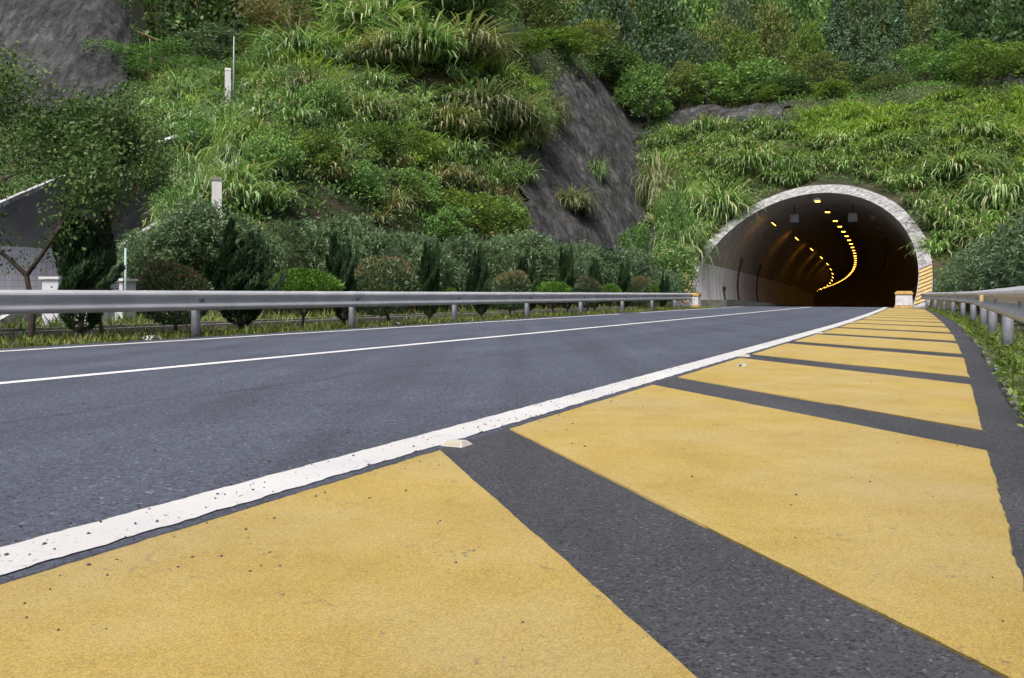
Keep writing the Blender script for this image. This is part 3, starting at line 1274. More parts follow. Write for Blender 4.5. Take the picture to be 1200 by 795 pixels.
POST_XY = []
for px, pyb, hpx, lab in ((267, 124, 41, 'white slope marker post high on the grassy bank beside a thin pale pole'), (254, 262, 50, 'white slope marker post low on the bank above the oleanders')):
    X, Y, z = on_slope(px, pyb)
    if pyb > 200:
        Y = 24.0; X = px2world(px, Y); z = float(HW(X, Y)); hpx = (EYE + (345 - 212) / 1000 * Y - z) / Y * 1000
    POST_XY.append((X, Y))
    h = hpx / 1000 * Y
    r = empty('marker_post', (X, Y, z), .35, lab, 'post')
    mb = MB(); mb.box((0, 0, h / 2 - .3), (.27, .14, h + .6), 0, .97); mb.build('shaft', M['white_post'], r)
    mb = MB(); mb.box((0, 0, h + .05), (.30, .17, .10), 0, .8); mb.build('cap', M['white_post'] if pyb < 200 else M['concrete'], r)
    if pyb < 200:
        X2, Y2 = X + .22, Y + .1
        mb = MB(); mb.tube([(X2, Y2, z - .5), (X2 + .02, Y2, z + h + .4), (X2 + .03, Y2, z + h * 2.0)], [.04, .035, .02], 8)
        tag(mb.build('thin_pole', M['bluepole']), 'thin pale blue pole rising beside the upper white marker post', 'pole')
# cable sagging across the upper rock
pts = []
A_, B_ = Vector((px2world(60, 62), 62, EYE + .36 * 62)), Vector((px2world(198, 54), 54, EYE + (345 - 52) / 1000 * 54))
for t in np.linspace(0, 1, 12):
    p = A_.lerp(B_, t); p.z -= .9 * t * (1 - t)
    pts.append(p)
mb = MB(); mb.tube(pts, .04, 6)
tag(mb.build('slope_cable', M['cable']), 'brown cable hanging down across the dark rock in the upper left', 'cable')
X, Y, z = on_slope(175, 105)
mb = MB(); mb.tube([(X, Y, z - .3), (X + .05, Y, z + 2.2), (X + .03, Y, z + 3.0)], [.035, .03, .02], 6)
tag(mb.build('bamboo_pole', M['bamboo_pole']), 'thin upright bamboo pole in front of the rock at upper left', 'pole')

# low concrete channel behind the shrubs, and the cabinets by the second tunnel
mb = MB()
for (n0, n1, z0, z1) in ((-13.5, -13.3, -.2, .05), (-14.1, -13.9, -.2, .08)):
    for k_, (a, b) in enumerate(((-14, 8.6), (8.7, 17.2), (17.35, 26), (26.1, 40))):
        c = R((n0 + n1) / 2, (a + b) / 2, (z0 + z1) / 2)
        mb.box(c, (n1 - n0, b - a, z1 - z0), -TH)
tag(mb.build('drain_kerb', M['concrete']), 'low weathered concrete drain kerb behind the clipped roadside shrubs', 'kerb')


def at_base(px, n):
    """point of the line n = const seen at image column px"""
    t = (px - 600) / 1000
    Y = n / (t * CT - ST)
    return t * Y, Y


def cabinet(px, n, w, d, h, label, vent):
    X, Y = at_base(px, n)
    r = empty('cabinet', (X, Y, -.05), -.2, label, 'cabinet')
    mb = MB(); mb.box((0, 0, h / 2), (w, d, h)); mb.build('body', M['booth'], r)
    mb = MB(); mb.box((0, 0, h + .03), (w + .1, d + .1, .06)); mb.build('lid', M['white_post'], r)
    if vent:
        mb = MB()
        for k in range(7):
            mb.box((0.0, -d / 2 - .012, h * .62 + k * .055), (w * .7, .024, .022))
        mb.build('louvre', M['dark'], r)


cabinet(68, -18.2, .42, .5, 1.05, 'pale concrete end block by the second tunnel wall, left of the dark juniper', False)
cabinet(112, -16.0, .55, .5, 1.0, 'white cabinet without louvres right of the dark juniper, behind the guardrail', False)
cabinet(138, -17.6, .62, .5, 1.02, 'pale grey cabinet with dark louvres behind the young tree trunk', True)
X, Y = at_base(147, -16.5)
mb = MB(); mb.tube([(X, Y, -.1), (X, Y, 1.7)], .025, 6)
tag(mb.build('green_pole', M['bluepole']), 'slim pale green pole beside the louvred cabinet', 'pole')


# ------------------------------------------------------------------ litter, pebbles, gravel
def crumple(n, s, size, m, label, seed):
    rg = np.random.default_rng(seed)
    k = 5
    u, v = np.meshgrid(np.linspace(-1, 1, k), np.linspace(-1, 1, k), indexing='ij')
    P = np.stack([u * size, v * size * .6, np.abs(rg.normal(0, .35, u.shape)) * size + .004], -1)
    P[..., :2] += rg.normal(0, .2, P[..., :2].shape) * size
    vs = [tuple(p) for p in P.reshape(-1, 3)]
    F = [(i * k + j, (i + 1) * k + j, (i + 1) * k + j + 1, i * k + j + 1) for i in range(k - 1) for j in range(k - 1)]
    b = len(vs)
    vs2 = [(x, y, z - .004) for x, y, z in vs]
    mb = MB(); mb.add(vs + vs2, F + [tuple(b + q for q in f[::-1]) for f in F])
    o = mb.build('litter', M[m], None, R(n, s, max(ground_z(n, s), 0 if n < .3 and n > -10.2 else -1)))
    o.rotation_euler = (0, 0, seed * 1.3)
    tag(o, label, 'litter')


crumple(.44, 9.0, .06, 'litter_blue', 'crumpled pale blue plastic scrap at the asphalt edge on the right', 1)
crumple(.50, 8.3, .045, 'litter', 'small white scrap just in front of the pale blue plastic', 2)
crumple(.47, 5.2, .07, 'litter', 'crumpled white paper scrap among the stones at the right edge', 3)
crumple(.46, 5.75, .035, 'litter_orange', 'small orange wrapper among the weeds at the right edge', 4)
crumple(-10.75, 9.05, .13, 'litter', 'white rag lying on the grass under the left guardrail', 5)
crumple(-1.67, 7.86, .05, 'litter_dull', 'pale dried scrap lying on the third yellow bar', 8)
crumple(-10.6, 15.3, .16, 'stone', 'pale broken stone slab by a post of the left guardrail', 6)


def stones(name, P, size, mat, kind='stuff', flat=.6):
    ico = np.array([(0, 0, 1), (.89, 0, .45), (.28, .85, .45), (-.72, .53, .45), (-.72, -.53, .45), (.28, -.85, .45), (.72, .53, -.45), (-.28, .85, -.45), (-.89, 0, -.45), (-.28, -.85, -.45), (.72, -.53, -.45), (0, 0, -1)])
    tri = [(0, 1, 2), (0, 2, 3), (0, 3, 4), (0, 4, 5), (0, 5, 1), (1, 6, 2), (2, 7, 3), (3, 8, 4), (4, 9, 5), (5, 10, 1), (6, 7, 2), (7, 8, 3), (8, 9, 4), (9, 10, 5), (10, 6, 1), (11, 7, 6), (11, 8, 7), (11, 9, 8), (11, 10, 9), (11, 6, 10)]
    Nn = len(P)
    sc = size[:, None, None] * RNG.uniform(.6, 1.3, (Nn, 1, 3)) * np.array([1, 1, flat])
    a = RNG.uniform(0, 6.28, Nn)
    v = ico[None] * (1 + RNG.normal(0, .13, (Nn, 12, 1))) * sc
    x = v[..., 0] * np.cos(a)[:, None] - v[..., 1] * np.sin(a)[:, None]
    y = v[..., 0] * np.sin(a)[:, None] + v[..., 1] * np.cos(a)[:, None]
    v = np.stack([x, y, v[..., 2]], -1) + P[:, None]
    me = bpy.data.meshes.new(name)
    fs = (np.array(tri)[None] + (np.arange(Nn) * 12)[:, None, None]).reshape(-1, 3)
    me.from_pydata(v.reshape(-1, 3).tolist(), [], fs.tolist())
    me.materials.append(mat)
    o = bpy.data.objects.new(name, me)
    COL.objects.link(o)
    return tag(o, kind=kind)


def ns_points(n, s, z):
    return np.stack([n * CT + s * ST, -n * ST + s * CT, z], -1)


k = 620
s = RNG.uniform(.8, 1, k) ** 1 * 0 + 1 + RNG.exponential(4.0, k)
n = np.where(RNG.random(k) < .6, RNG.normal(-2.08, .22, k), RNG.uniform(-5, .2, k))
z = np.where((n > -2.2) & (n < -1.95), .006, .003) + np.where((n > -1.9) & (n < .15), .005, 0)
stones('loose_grit', ns_points(n, s, z), RNG.uniform(.0016, .0058, k), M['pebble'])
k = 1500
s = 3 + RNG.exponential(5.5, k)
n = asph_r(s) + .03 + RNG.exponential(.22, k)
keep = s < 40
n, s = n[keep], s[keep]
P = ns_points(n, s, H(n, s) + .004)
stones('gravel', P, RNG.uniform(.008, .032, len(P)), M['stone'])


# ------------------------------------------------------------------ vegetation
def bumpy_shell(k, lobes, surf=.75):
    """points on the surface of many lobes: (centre, radius) list -> P, outward normal"""
    w = np.array([r[3] ** 2 for r in lobes]); w /= w.sum()
    c = np.array([l[:3] for l in lobes]); r = np.array([l[3] for l in lobes])
    i = RNG.choice(len(lobes), k, p=w)
    d = unit(RNG.normal(size=(k, 3)))
    d[:, 2] = np.where(d[:, 2] < -.35, -d[:, 2], d[:, 2])
    rad = r[i] * (surf + (1 - surf) * RNG.random(k)) * (1 + .25 * RNG.normal(size=k) * .5)
    P = c[i] + d * rad[:, None] * np.array([1, 1, .85])
    return P, d


def crown_lobes(rx, h0, h1, nl, rl, shape='round', seed=0):
    rg = np.random.default_rng(seed)
    out = []
    for i in range(nl):
        t = (i + .5) / nl
        z = h0 + (h1 - h0) * t
        if shape == 'round': e = math.sqrt(max(0, 1 - (2 * t - .85) ** 2 / 1.35))
        elif shape == 'cone': e = (1 - t) ** .8 + .05
        elif shape == 'column': e = min(1, (1.08 - t) * 2.2)
        elif shape == 'flat': e = .45 + .55 * math.sin(math.pi * min(1, t * 1.1) * .6)
        a = i * 2.39996 + rg.uniform(-.4, .4)
        q = rx * e * rg.uniform(.35, .95)
        r = rl * rg.uniform(.65, 1.25) * (.55 + .45 * e)
        out.append((q * math.cos(a), q * math.sin(a), z, r))
    return out


def leaf_crown(name, lobes, k, ll, lw, mat, parent, up=.4, surf=.7, droop=.1):
    P, d = bumpy_shell(k, lobes, surf)
    D = d * .7 + RNG.normal(size=(k, 3)) * .55 + np.array([0, 0, up])
    nrm = d + RNG.normal(size=(k, 3)) * .6 + np.array([0, 0, .6])
    L_ = ll * RNG.uniform(.6, 1.35, k)
    return quadmesh(name, leaf_quads(P, D, L_, L_ * lw, nrm, droop), mat, parent)


def trunk_limbs(name, h, r, lobes, mat, parent, limbs=6, lean=(0, 0)):
    mb = MB()
    top = Vector((lean[0], lean[1], h * .72))
    mid = Vector((lean[0] * .4 + .04 * h, lean[1] * .4, h * .35))
    mb.tube([(0, 0, -.4), (0, 0, .1), mid, top], [r * 1.35, r, r * .75, r * .25], 8)
    for l in random.Random(3).sample(lobes, min(limbs, len(lobes))):
        tz = max(.25 * h, min(.6 * h, l[2] * .55))
        st = Vector((mid.x * (tz / (h * .35)) if tz < h * .35 else mid.x, 0, tz))
        e = Vector(l[:3])
        m = st.lerp(e, .5) + Vector((0, 0, .06 * h))
        mb.tube([st, m, e], [r * .45, r * .3, r * .08], 6, False)
    return mb.build(name, mat, parent)


PROTO = {}


def proto(kind):
    """a few differently grown models of each kind of plant; later plants copy one"""
    return PROTO.get(kind, [])


def stash(kind, root, size):
    PROTO.setdefault(kind, []).append([root, size, False])


def make_tree(kind, name, rx, h, nl, rl, shape, k, ll, lw, mat, seed, h0=.22, bark='bark', up=.35, droop=.1, surf=.65):
    root = empty(name, (0, 0, 0))
    lobes = crown_lobes(rx, h * h0, h - rl * .55, nl, rl, shape, seed)
    trunk_limbs('trunk', h, .035 * h, lobes, M[bark], root, 7)
    leaf_crown('crown', lobes, k, ll, lw, L[mat], root, up, surf, droop)
    stash(kind, root, (rx + rl * .5, h))


for sd in (1, 2, 3):
    make_tree('mid', 'broadleaf_tree', 2.3, 6, 26, 1.0, 'round', 5200, .27, .5, 'mid', sd)
    make_tree('olive', 'broadleaf_tree', 2.3, 6, 30, .9, 'round', 5600, .22, .45, 'olive', 10 + sd)
for sd in (1, 2):
    make_tree('dark', 'broadleaf_tree', 2.4, 6, 24, 1.0, 'round', 4600, .28, .5, 'dark', 20 + sd)
    make_tree('yellow', 'broadleaf_tree', 2.2, 6, 26, .85, 'round', 4200, .26, .5, 'yellow', 30 + sd)
    make_tree('blue', 'broadleaf_tree', 2.4, 6, 26, .95, 'round', 5200, .25, .42, 'blue', 40 + sd)
    make_tree('conifer', 'conifer_tree', 1.9, 8, 60, .55, 'cone', 9000, .22, .32, 'conifer', 50 + sd, .08, 'bark', .05, .25)
    make_tree('feather', 'feathery_tree', 2.6, 5, 22, .8, 'flat', 5200, .24, .28, 'feather', 60 + sd, .35, 'bark', .0, .3)
    make_tree('bush', 'bush', 1.5, 2.2, 24, .55, 'round', 5200, .14, .5, 'mid', 70 + sd, .12)
    make_tree('lime_bush', 'bush', 1.5, 2.2, 26, .5, 'round', 5600, .13, .5, 'yellow', 80 + sd, .12)
make_tree('layer', 'layered_tree', 2.6, 5, 16, .9, 'flat', 4600, .24, .4, 'yellow', 91, .3, 'bark', -.1, .2)


def make_bamboo(seed):
    root = empty('bamboo_clump', (0, 0, 0))
    rg = np.random.default_rng(seed)
    mb = MB()
    Ps, Ds = [], []
    for i in range(26):
        a = rg.uniform(0, 6.28); r0 = rg.uniform(0, .8)
        b = np.array([r0 * math.cos(a), r0 * math.sin(a), 0])
        ln = rg.uniform(.6, 2.4); az = rg.normal(0, .9)
        hh = rg.uniform(4.0, 6.5)
        pts = []
        for t in np.linspace(0, 1, 6):
            pts.append(b + np.array([math.cos(az) * ln * t ** 2, math.sin(az) * ln * t ** 2, hh * (t - .22 * t ** 3)]))
        mb.tube(pts, [.035, .033, .03, .024, .016, .006], 5, False)
        for t in rg.uniform(.3, 1, 190):
            j = min(4, int(t * 5)); f = t * 5 - j
            p = pts[j] * (1 - f) + pts[j + 1] * f
            Ps.append(p + rg.normal(0, .22, 3)); Ds.append(np.array([math.cos(az) * .6, math.sin(az) * .6, -.5]) + rg.normal(0, .5, 3))
    mb.build('culms', M['bamboo_pole'], root)
    Ps, Ds = np.array(Ps), np.array(Ds)
    Lq = rg.uniform(.18, .36, len(Ps))
    quadmesh('crown', leaf_quads(Ps, Ds, Lq, Lq * .17, None, .2), L['bamboo'], root)
    stash('bamboo', root, (2.4, 5.6))


make_bamboo(1)


def place(kind, X, Y, z, rw, h, label, cat, group=None, rz=None):
    pool = PROTO[kind]
    ent = None
    for e in pool:
        if not e[2]: ent = e; break
    if ent is not None:
        o = ent[0]; ent[2] = True
    else:
        ent = random.choice(pool)
        o = dup(ent[0])
    sx, sz = rw / ent[1][0], h / ent[1][1]
    o.location = (X, Y, z)
    o.scale = (sx, sx, sz)
    o.rotation_euler = (0, 0, random.uniform(0, 6.28) if rz is None else rz)
    if kind in ('juniper', 'photinia', 'brightshrub'):
        o.rotation_euler = (random.gauss(0, .05), random.gauss(0, .07), random.uniform(0, 6.28))
        q = .80 if kind == 'juniper' else 1.0
        o.scale = (sx * q * random.uniform(.9, 1.1), sx * q * random.uniform(.9, 1.1), sz)
    if 'group' in o: del o['group']
    tag(o, label, cat, group)
    return o


def grow(kind, px, top, Y, wpx, label, cat='tree', group=None, sink=.25, rz=None):
    """a plant rooted on the hill at distance Y in column px, crown top at image row top"""
    X = px2world(px, Y)
    z = float(HW(X, Y)) - sink
    zt = EYE + (345 - top) / 1000 * Y
    h = max(1.7 if 'bush' in kind else .6, zt - z)
    return place(kind, X, Y, z, wpx / 2000 * Y, h, label, cat, group, rz)


HILL = 'trees on the hill above the road'
TREES = [
    # upper left
    ('feather', 178, 52, 50, 110, 'bright feathery tree in front of the dark rock at upper left'),
    ('dark', 235, -60, 62, 130, 'tall dark tree just right of the bare rock at the upper left'),
    ('dark', 300, -75, 66, 120, 'dark shaded tree left of the leaning bamboo'),
    ('blue', 262, 28, 56, 100, 'low grey-green tree in the shade under the tall dark trees at upper left'),
    ('bamboo', 345, -25, 58, 120, 'leaning yellowish bamboo clump at the top of the grassy bank'),
    ('olive', 318, 40, 52, 90, 'olive bush tree between the upper marker post and the bamboo'),
    ('mid', 375, 45, 54, 80, 'rounded mid-green tree right below the bamboo clump'),
    ('bamboo', 430, -30, 66, 110, 'second bamboo clump, standing behind the top of the tall grass'),
    ('yellow', 462, 8, 76, 60, 'pale yellow-green tree against the sky gap at the top edge'),
    ('olive', 505, -20, 66, 110, 'broad olive tree behind the tall grass tussocks, left of centre'),
    ('dark', 452, 38, 62, 70, 'small dark tree behind the tallest grass tussock'),
    ('olive', 560, -28, 68, 110, 'olive tree at the top edge, left of the layered tree'),
    ('mid', 545, 35, 60, 80, 'mid-green tree just behind the central grass crest'),
    ('olive', 612, -25, 70, 90, 'olive tree at the top edge directly above the layered tree'),
    ('layer', 605, 45, 56, 85, 'tree with flat layered pale branches above the grass crest'),
    ('mid', 395, -20, 70, 90, 'tall mid-green tree between the two bamboo clumps'),
    ('olive', 340, -30, 74, 80, 'olive tree behind the leaning bamboo clump'),
    ('yellow', 655, 35, 66, 75, 'bright yellow-green tree at the top left corner of the rock face'),
    ('olive', 692, 22, 75, 70, 'dense olive tree overhanging the top of the rock face'),
    ('dark', 712, 50, 74, 66, 'dark tree overhanging the middle of the rock face top'),
    ('yellow', 738, 62, 75, 50, 'small yellowish tree at the top right corner of the rock face'),
    # behind the rock, centre
    ('olive', 740, -25, 106, 64, 'olive tree at the top edge left of the dark rounded tree'),
    ('mid', 815, -18, 104, 70, 'tall mid-green tree at the top edge above the pale blue-green tree'),
    ('blue', 862, -14, 108, 60, 'grey-green tree at the top edge above the tree with the yellow-green top'),
    ('olive', 905, 2, 98, 62, 'olive tree left of the slender yellow-green tree and behind it'),
    ('mid', 935, -22, 106, 56, 'mid-green tree at the top edge left of the tallest conifer'),
    ('blue', 1010, -26, 108, 56, 'grey-green tree at the top edge between the two tall conifers'),
    ('olive', 1085, 0, 100, 56, 'olive tree right of the right-hand pointed conifer'),
    ('mid', 1125, 15, 92, 60, 'mid-green tree above the layered yellow-green tree'),
    ('olive', 800, 72, 73, 54, 'olive tree in the middle of the small rock shelf'),
    ('yellow', 905, 100, 70, 40, 'small yellow-green tree at the right tip of the small rock shelf'),
    ('blue', 712, -20, 92, 80, 'blue-green tree at the top edge behind the rock face'),
    ('dark', 775, -8, 96, 90, 'dark rounded tree high behind the pale leafy tree'),
    ('blue', 795, 36, 78, 100, 'broad pale blue-green tree above the small rock shelf'),
    ('mid', 760, 75, 72, 70, 'low mid-green tree at the left end of the small rock shelf'),
    ('mid', 830, 75, 74, 80, 'mid-green tree standing right on the small rock shelf'),
    ('yellow', 868, 36, 78, 62, 'tree with yellow-green top left of the conifers'),
    ('olive', 845, 20, 88, 70, 'olive tree behind the tree with the yellow-green top'),
    ('mid', 890, 68, 74, 72, 'dense mid-green tree at the right end of the small rock shelf'),
    ('yellow', 946, 22, 86, 44, 'slender yellow-green tree just left of the tall conifers'),
    ('olive', 962, 62, 76, 72, 'olive tree below the tallest conifer'),
    ('conifer', 982, -10, 88, 62, 'tallest dark conifer, topmost of the conifer group'),
    ('conifer', 1018, 18, 84, 50, 'shorter blue-green conifer in the middle of the conifer group'),
    ('conifer', 1052, -2, 86, 54, 'pointed conifer at the right of the conifer group'),
    ('conifer', 1036, 42, 82, 36, 'smallest conifer, in front of the right-hand pointed one'),
    ('yellow', 975, 94, 68, 52, 'low yellow-topped tree on the upper edge of the grass above the tunnel'),
    ('dark', 925, 88, 71, 70, 'dark shaded tree left of the low yellow-topped tree'),
    ('olive', 1040, 86, 67, 60, 'olive plumed bush tree on the grass crest right of the low yellow-topped tree'),
    ('dark', 1008, 75, 74, 50, 'dark glossy-leaved tree between the conifers and the grass crest'),
    ('feather', 1098, 50, 70, 100, 'wide spreading green tree right of the conifers'),
    ('mid', 1120, 58, 66, 70, 'mid-green tree right of the wide spreading tree'),
    ('layer', 1150, 52, 62, 80, 'layered yellow-green tree at the right edge above the grass'),
    ('yellow', 1195, 48, 64, 60, 'yellow-green tree at the right frame edge'),
    ('dark', 1160, -40, 88, 120, 'large dark tree filling the top right corner'),
    ('dark', 1215, -30, 80, 110, 'dark tree at the right frame edge beyond the top right corner tree'),
    ('blue', 1105, -5, 108, 70, 'hazy blue-green tree between the conifers and the top right corner'),
]
for t in TREES:
    grow(t[0], t[1], t[2], t[3], t[4] * (1.28 if t[1] < 720 else 1.12), t[5], 'tree', HILL)

# bushes on the bank
BUSH = [
    ('bush', 320, 235, 29, 80, 'dense bush on the lower bank above the willowy shrub'),
    ('lime_bush', 375, 228, 31, 80, 'pale green bush on the lower bank above the domed oleander'),
    ('bush', 425, 235, 32, 70, 'mid-green bush directly above the domed oleander on its right'),
    ('lime_bush', 490, 190, 38, 70, 'spreading light green bush under the grey-green tussock'),
    ('bush', 520, 240, 35, 70, 'mid-green bush left of and below the large rounded bush'),
    ('lime_bush', 600, 258, 40, 60, 'yellowish bush right of the large rounded one, by the bare soil'),
    ('bush', 745, 262, 49, 50, 'dark bush at the lower right edge of the rock face'),
    ('lime_bush', 548, 222, 37, 120, 'large rounded light green bush in the middle of the bank above the oleanders'),
    ('lime_bush', 440, 212, 36, 90, 'light green bush on the bank left of the large rounded bush'),
    ('bush', 485, 225, 35, 80, 'mid-green bush on the bank between two light green bushes'),
    ('lime_bush', 505, 178, 42, 60, 'small yellow-green bush below the biggest silver grass tussock'),
    ('bush', 590, 240, 40, 60, 'mid-green bush left of the bare brown soil'),
    ('bush', 380, 200, 37, 70, 'mid-green bush low in the silver grass, left of centre'),
    ('bush', 235, 186, 33, 56, 'leafy bush growing over the rim of the second tunnel'),
    ('bush', 205, 218, 25, 66, 'leafy bush overhanging the lower right part of the whitewashed rim'),
    ('bush', 450, 150, 47, 60, 'bush with small yellow flowers between the big tussocks'),
    ('bush', 325, 85, 50, 60, 'green bush on the upper bank right of the upper marker post'),
    ('lime_bush', 280, 130, 43, 60, 'pale green bush just below the upper marker post'),
    ('bush', 790, 225, 52, 50, 'dark bush between the rock face and the tunnel rim'),
    ('bush', 60, 170, 40, 110, 'green bush behind the young trees at the far left'),
    ('bush', 410, 92, 58, 60, 'green bush behind the left silver grass tussocks'),
]
for t in BUSH:
    grow(t[0], t[1], t[2], t[3], t[4], t[5], 'bush', 'bushes on the bank')


# --- oleanders: whorls of narrow leaves on many stems
def make_oleander(seed, rx=1.5, h=2.8, k=900):
    root = empty('oleander_shrub', (0, 0, 0))
    rg = np.random.default_rng(seed)
    mb = MB()
    lob = crown_lobes(rx, h * .22, h - .55, 30, .62, 'round', seed)
    P, d = bumpy_shell(k, lob, .8)
    Pl, Dl = [], []
    for p, q in zip(P, d):
        ax = unit(q * .8 + np.array([0, 0, 1.0]) + rg.normal(0, .25, 3))
        m = 16
        az = rg.uniform(0, 6.28, m); el = rg.uniform(-.1, 1.0, m)
        u = unit(np.cross(ax, [.3, .5, .1])); w = np.cross(ax, u)
        D = np.cos(el)[:, None] * (np.cos(az)[:, None] * u + np.sin(az)[:, None] * w) + np.sin(el)[:, None] * ax
        Pl.append(p + ax * rg.uniform(-.16, .08, m)[:, None]); Dl.append(D)
    for i in range(12):
        q = P[i * 17 % k]
        mb.tube([(q[0] * .1, q[1] * .1, -.2), (q[0] * .5, q[1] * .5, q[2] * .55), tuple(q)], [.03, .022, .01], 5, False)
    mb.build('stems', M['bark'], root)
    Pl, Dl = np.concatenate(Pl), np.concatenate(Dl)
    Lq = rg.uniform(.11, .21, len(Pl))
    quadmesh('foliage', leaf_quads(Pl, Dl, Lq, Lq * .21, None, .08), L['oleander'], root)
    stash('oleander', root, (rx + .3, h))


for sd in (1, 2, 3):
    make_oleander(sd)
# a finer, paler willow-like shrub and the flowering shrub by the portal
root = empty('willowy_shrub', (0, 0, 0))
lob = crown_lobes(1.2, .5, 2.2, 26, .5, 'round', 5)
trunk_limbs('stems', 2.4, .04, lob, M['bark'], root, 8)
leaf_crown('foliage', lob, 9000, .13, .14, L['willow'], root, .3, .55, .1)
stash('willow', root, (1.5, 2.5))
root = empty('flowering_shrub', (0, 0, 0))
lob = crown_lobes(1.5, .5, 2.6, 26, .6, 'round', 6)
trunk_limbs('stems', 3.0, .05, lob, M['bark'], root, 8)
leaf_crown('foliage', lob, 6500, .16, .42, L['mid'], root, .3, .6, .15)
Pf, df = bumpy_shell(170, [l for l in lob if l[2] > 1.0], 1.0)
Pf = Pf[df[:, 2] > .1]
cc = np.repeat(Pf, 16, 0) + RNG.normal(0, .075, (len(Pf) * 16, 3)) * np.array([1, 1, .45]) + np.array([0, 0, .06])
quadmesh('blossom', leaf_quads(cc, RNG.normal(size=cc.shape) + np.array([0, 0, .6]), .06, .05), L['flower'], root)
stash('flowering', root, (1.7, 3.1))

OLE = [
    (345, 262, 27, 70, 'oleander behind the pale willowy shrub'),
    (432, 262, 25.5, 70, 'oleander just right of the large domed one'),
    (492, 272, 28.5, 80, 'oleander right behind the largest red-topped shrub and the slim juniper beside it'),
    (590, 272, 34, 60, 'oleander between the bank bush and the rounded oleander'),
    (635, 276, 37, 60, 'oleander left of the one at the foot of the rock face'),
    (680, 284, 41, 56, 'low oleander between the two at the foot of the rock face'),
    (172, 268, 21.5, 80, 'oleander shrub right of the young tree, in front of the second tunnel'),
    (232, 232, 22.5, 110, 'tall oleander below the lower white marker post'),
    (290, 258, 23.5, 80, 'oleander right behind the second dark juniper from the left'),
    (398, 246, 26, 110, 'large domed oleander behind the bright green shrub'),
    (455, 268, 27.5, 80, 'oleander behind the reddest shrub'),
    (525, 276, 30, 80, 'oleander behind the junipers left of the middle of the bank'),
    (562, 272, 32, 70, 'oleander below the large rounded light green bush'),
    (612, 266, 35, 90, 'rounded oleander below the bare brown soil'),
    (655, 285, 39, 60, 'oleander at the foot of the rock face, left part'),
    (705, 287, 42, 70, 'oleander at the foot of the rock face, middle part'),
    (742, 290, 44, 60, 'oleander at the foot of the rock face, right part'),
    (775, 318, 42.5, 50, 'low oleander left of the left barrier block'),
]
for px, top, Y, w, lab in OLE:
    grow('oleander', px, top - 6, Y, w * 1.2, lab, 'shrub', 'oleanders at the foot of the bank')
grow('willow', 330, 258, 24.5, 75, 'pale fine-leaved willowy shrub between two oleanders', 'shrub')
grow('flowering', 790, 278, 45.0, 72, 'shrub with pale yellow blossom clusters beside the left foot of the tunnel rim', 'shrub')
# the hedge behind the right guardrail
HEDGE = [(2.75, 9.0, 2.6), (2.75, 12.0, 2.9), (2.6, 15.2, 3.1), (2.6, 18.6, 3.3), (2.3, 22.0, 3.2), (2.0, 25.5, 2.9), (1.7, 29.0, 2.9), (1.5, 32.5, 2.9), (1.25, 36.0, 2.7), (.95, 39.5, 2.5), (.75, 42.8, 2.3), (2.9, 32, 3.6), (3.1, 26, 3.5), (2.6, 39, 3.4)]
for i, (n, s, h) in enumerate(HEDGE):
    p = R(n, s, ground_z(n, s) - .1)
    place('oleander', p[0], p[1], p[2], 1.45, h,
          {0: 'nearest oleander of the hedge behind the right guardrail', 10: 'oleander of the hedge closest to the right foot of the tunnel rim'}.get(i, 'oleander in the continuous hedge behind the right guardrail'), 'shrub', 'oleander hedge behind the right guardrail')


# --- junipers: flame-shaped, made of twisting upright sprays
def make_juniper(seed, h=2.2):
    root = empty('juniper', (0, 0, 0))
    rg = np.random.default_rng(seed)
    Pl, Dl = [], []
    mb = MB()
    mb.tube([(0, 0, -.2), (0, 0, .3), (.03, .02, h * .6)], [.06, .05, .02], 7)
    ns_ = 34
    for i in range(ns_):
        t = (i + .5) / ns_
        a = i * 2.4 + rg.uniform(-.4, .4)
        big = i % 4 == 0
        z0 = h * (.10 + .50 * t)
        r0 = h * .06
        r1 = h * rg.uniform(.13, .25) * (1.05 - .65 * t) * (1.5 if big else 1)
        ln = h * (rg.uniform(.20, .32) if not big else rg.uniform(.34, .46))
        ln = min(ln, h * 1.03 - z0) * (1 if t < .8 else rg.uniform(.7, 1.05))
        pts = []
        for u in np.linspace(0, 1, 7):
            aa = a + 1.0 * u
            rr = r0 + (r1 - r0) * min(1, u * 1.9) - .03 * h * max(0, u - .6)
            pts.append(np.array([rr * math.cos(aa), rr * math.sin(aa), z0 + ln * u]))
        pts = np.array(pts)
        m = 620 if big else 440
        u = rg.random(m) ** .85
        j = np.minimum((u * 6).astype(int), 5); f = (u * 6 - j)[:, None]
        c = pts[j] * (1 - f) + pts[j + 1] * f
        tan = unit(pts[j + 1] - pts[j])
        rad = h * .058 * np.sin(np.clip(u * 1.15 + .35, 0, 3.1)) * (1 - u) ** .55 + .008
        o = unit(rg.normal(size=(m, 3)))
        Pl.append(c + o * rad[:, None] * rg.uniform(.5, 1.05, (m, 1))); Dl.append(tan * 1.2 + o * .6 + np.array([0, 0, .4]))
    # dense skirt
    m = 2400
    d = unit(rg.normal(size=(m, 3)))
    Pl.append(np.stack([d[:, 0] * h * .13, d[:, 1] * h * .13, h * (.24 + .15 * d[:, 2])], -1)); Dl.append(d + np.array([0, 0, .8]))
    mb.build('trunk', M['bark'], root)
    P, D = np.concatenate(Pl), np.concatenate(Dl)
    Lq = rg.uniform(.05, .115, len(P))
    quadmesh('foliage', leaf_quads(P, D, Lq, Lq * .28), L['juniper'], root)
    stash('juniper', root, (.50, float(P[:, 2].max()) + .03))


for sd in (1, 2, 3):
    make_juniper(sd)


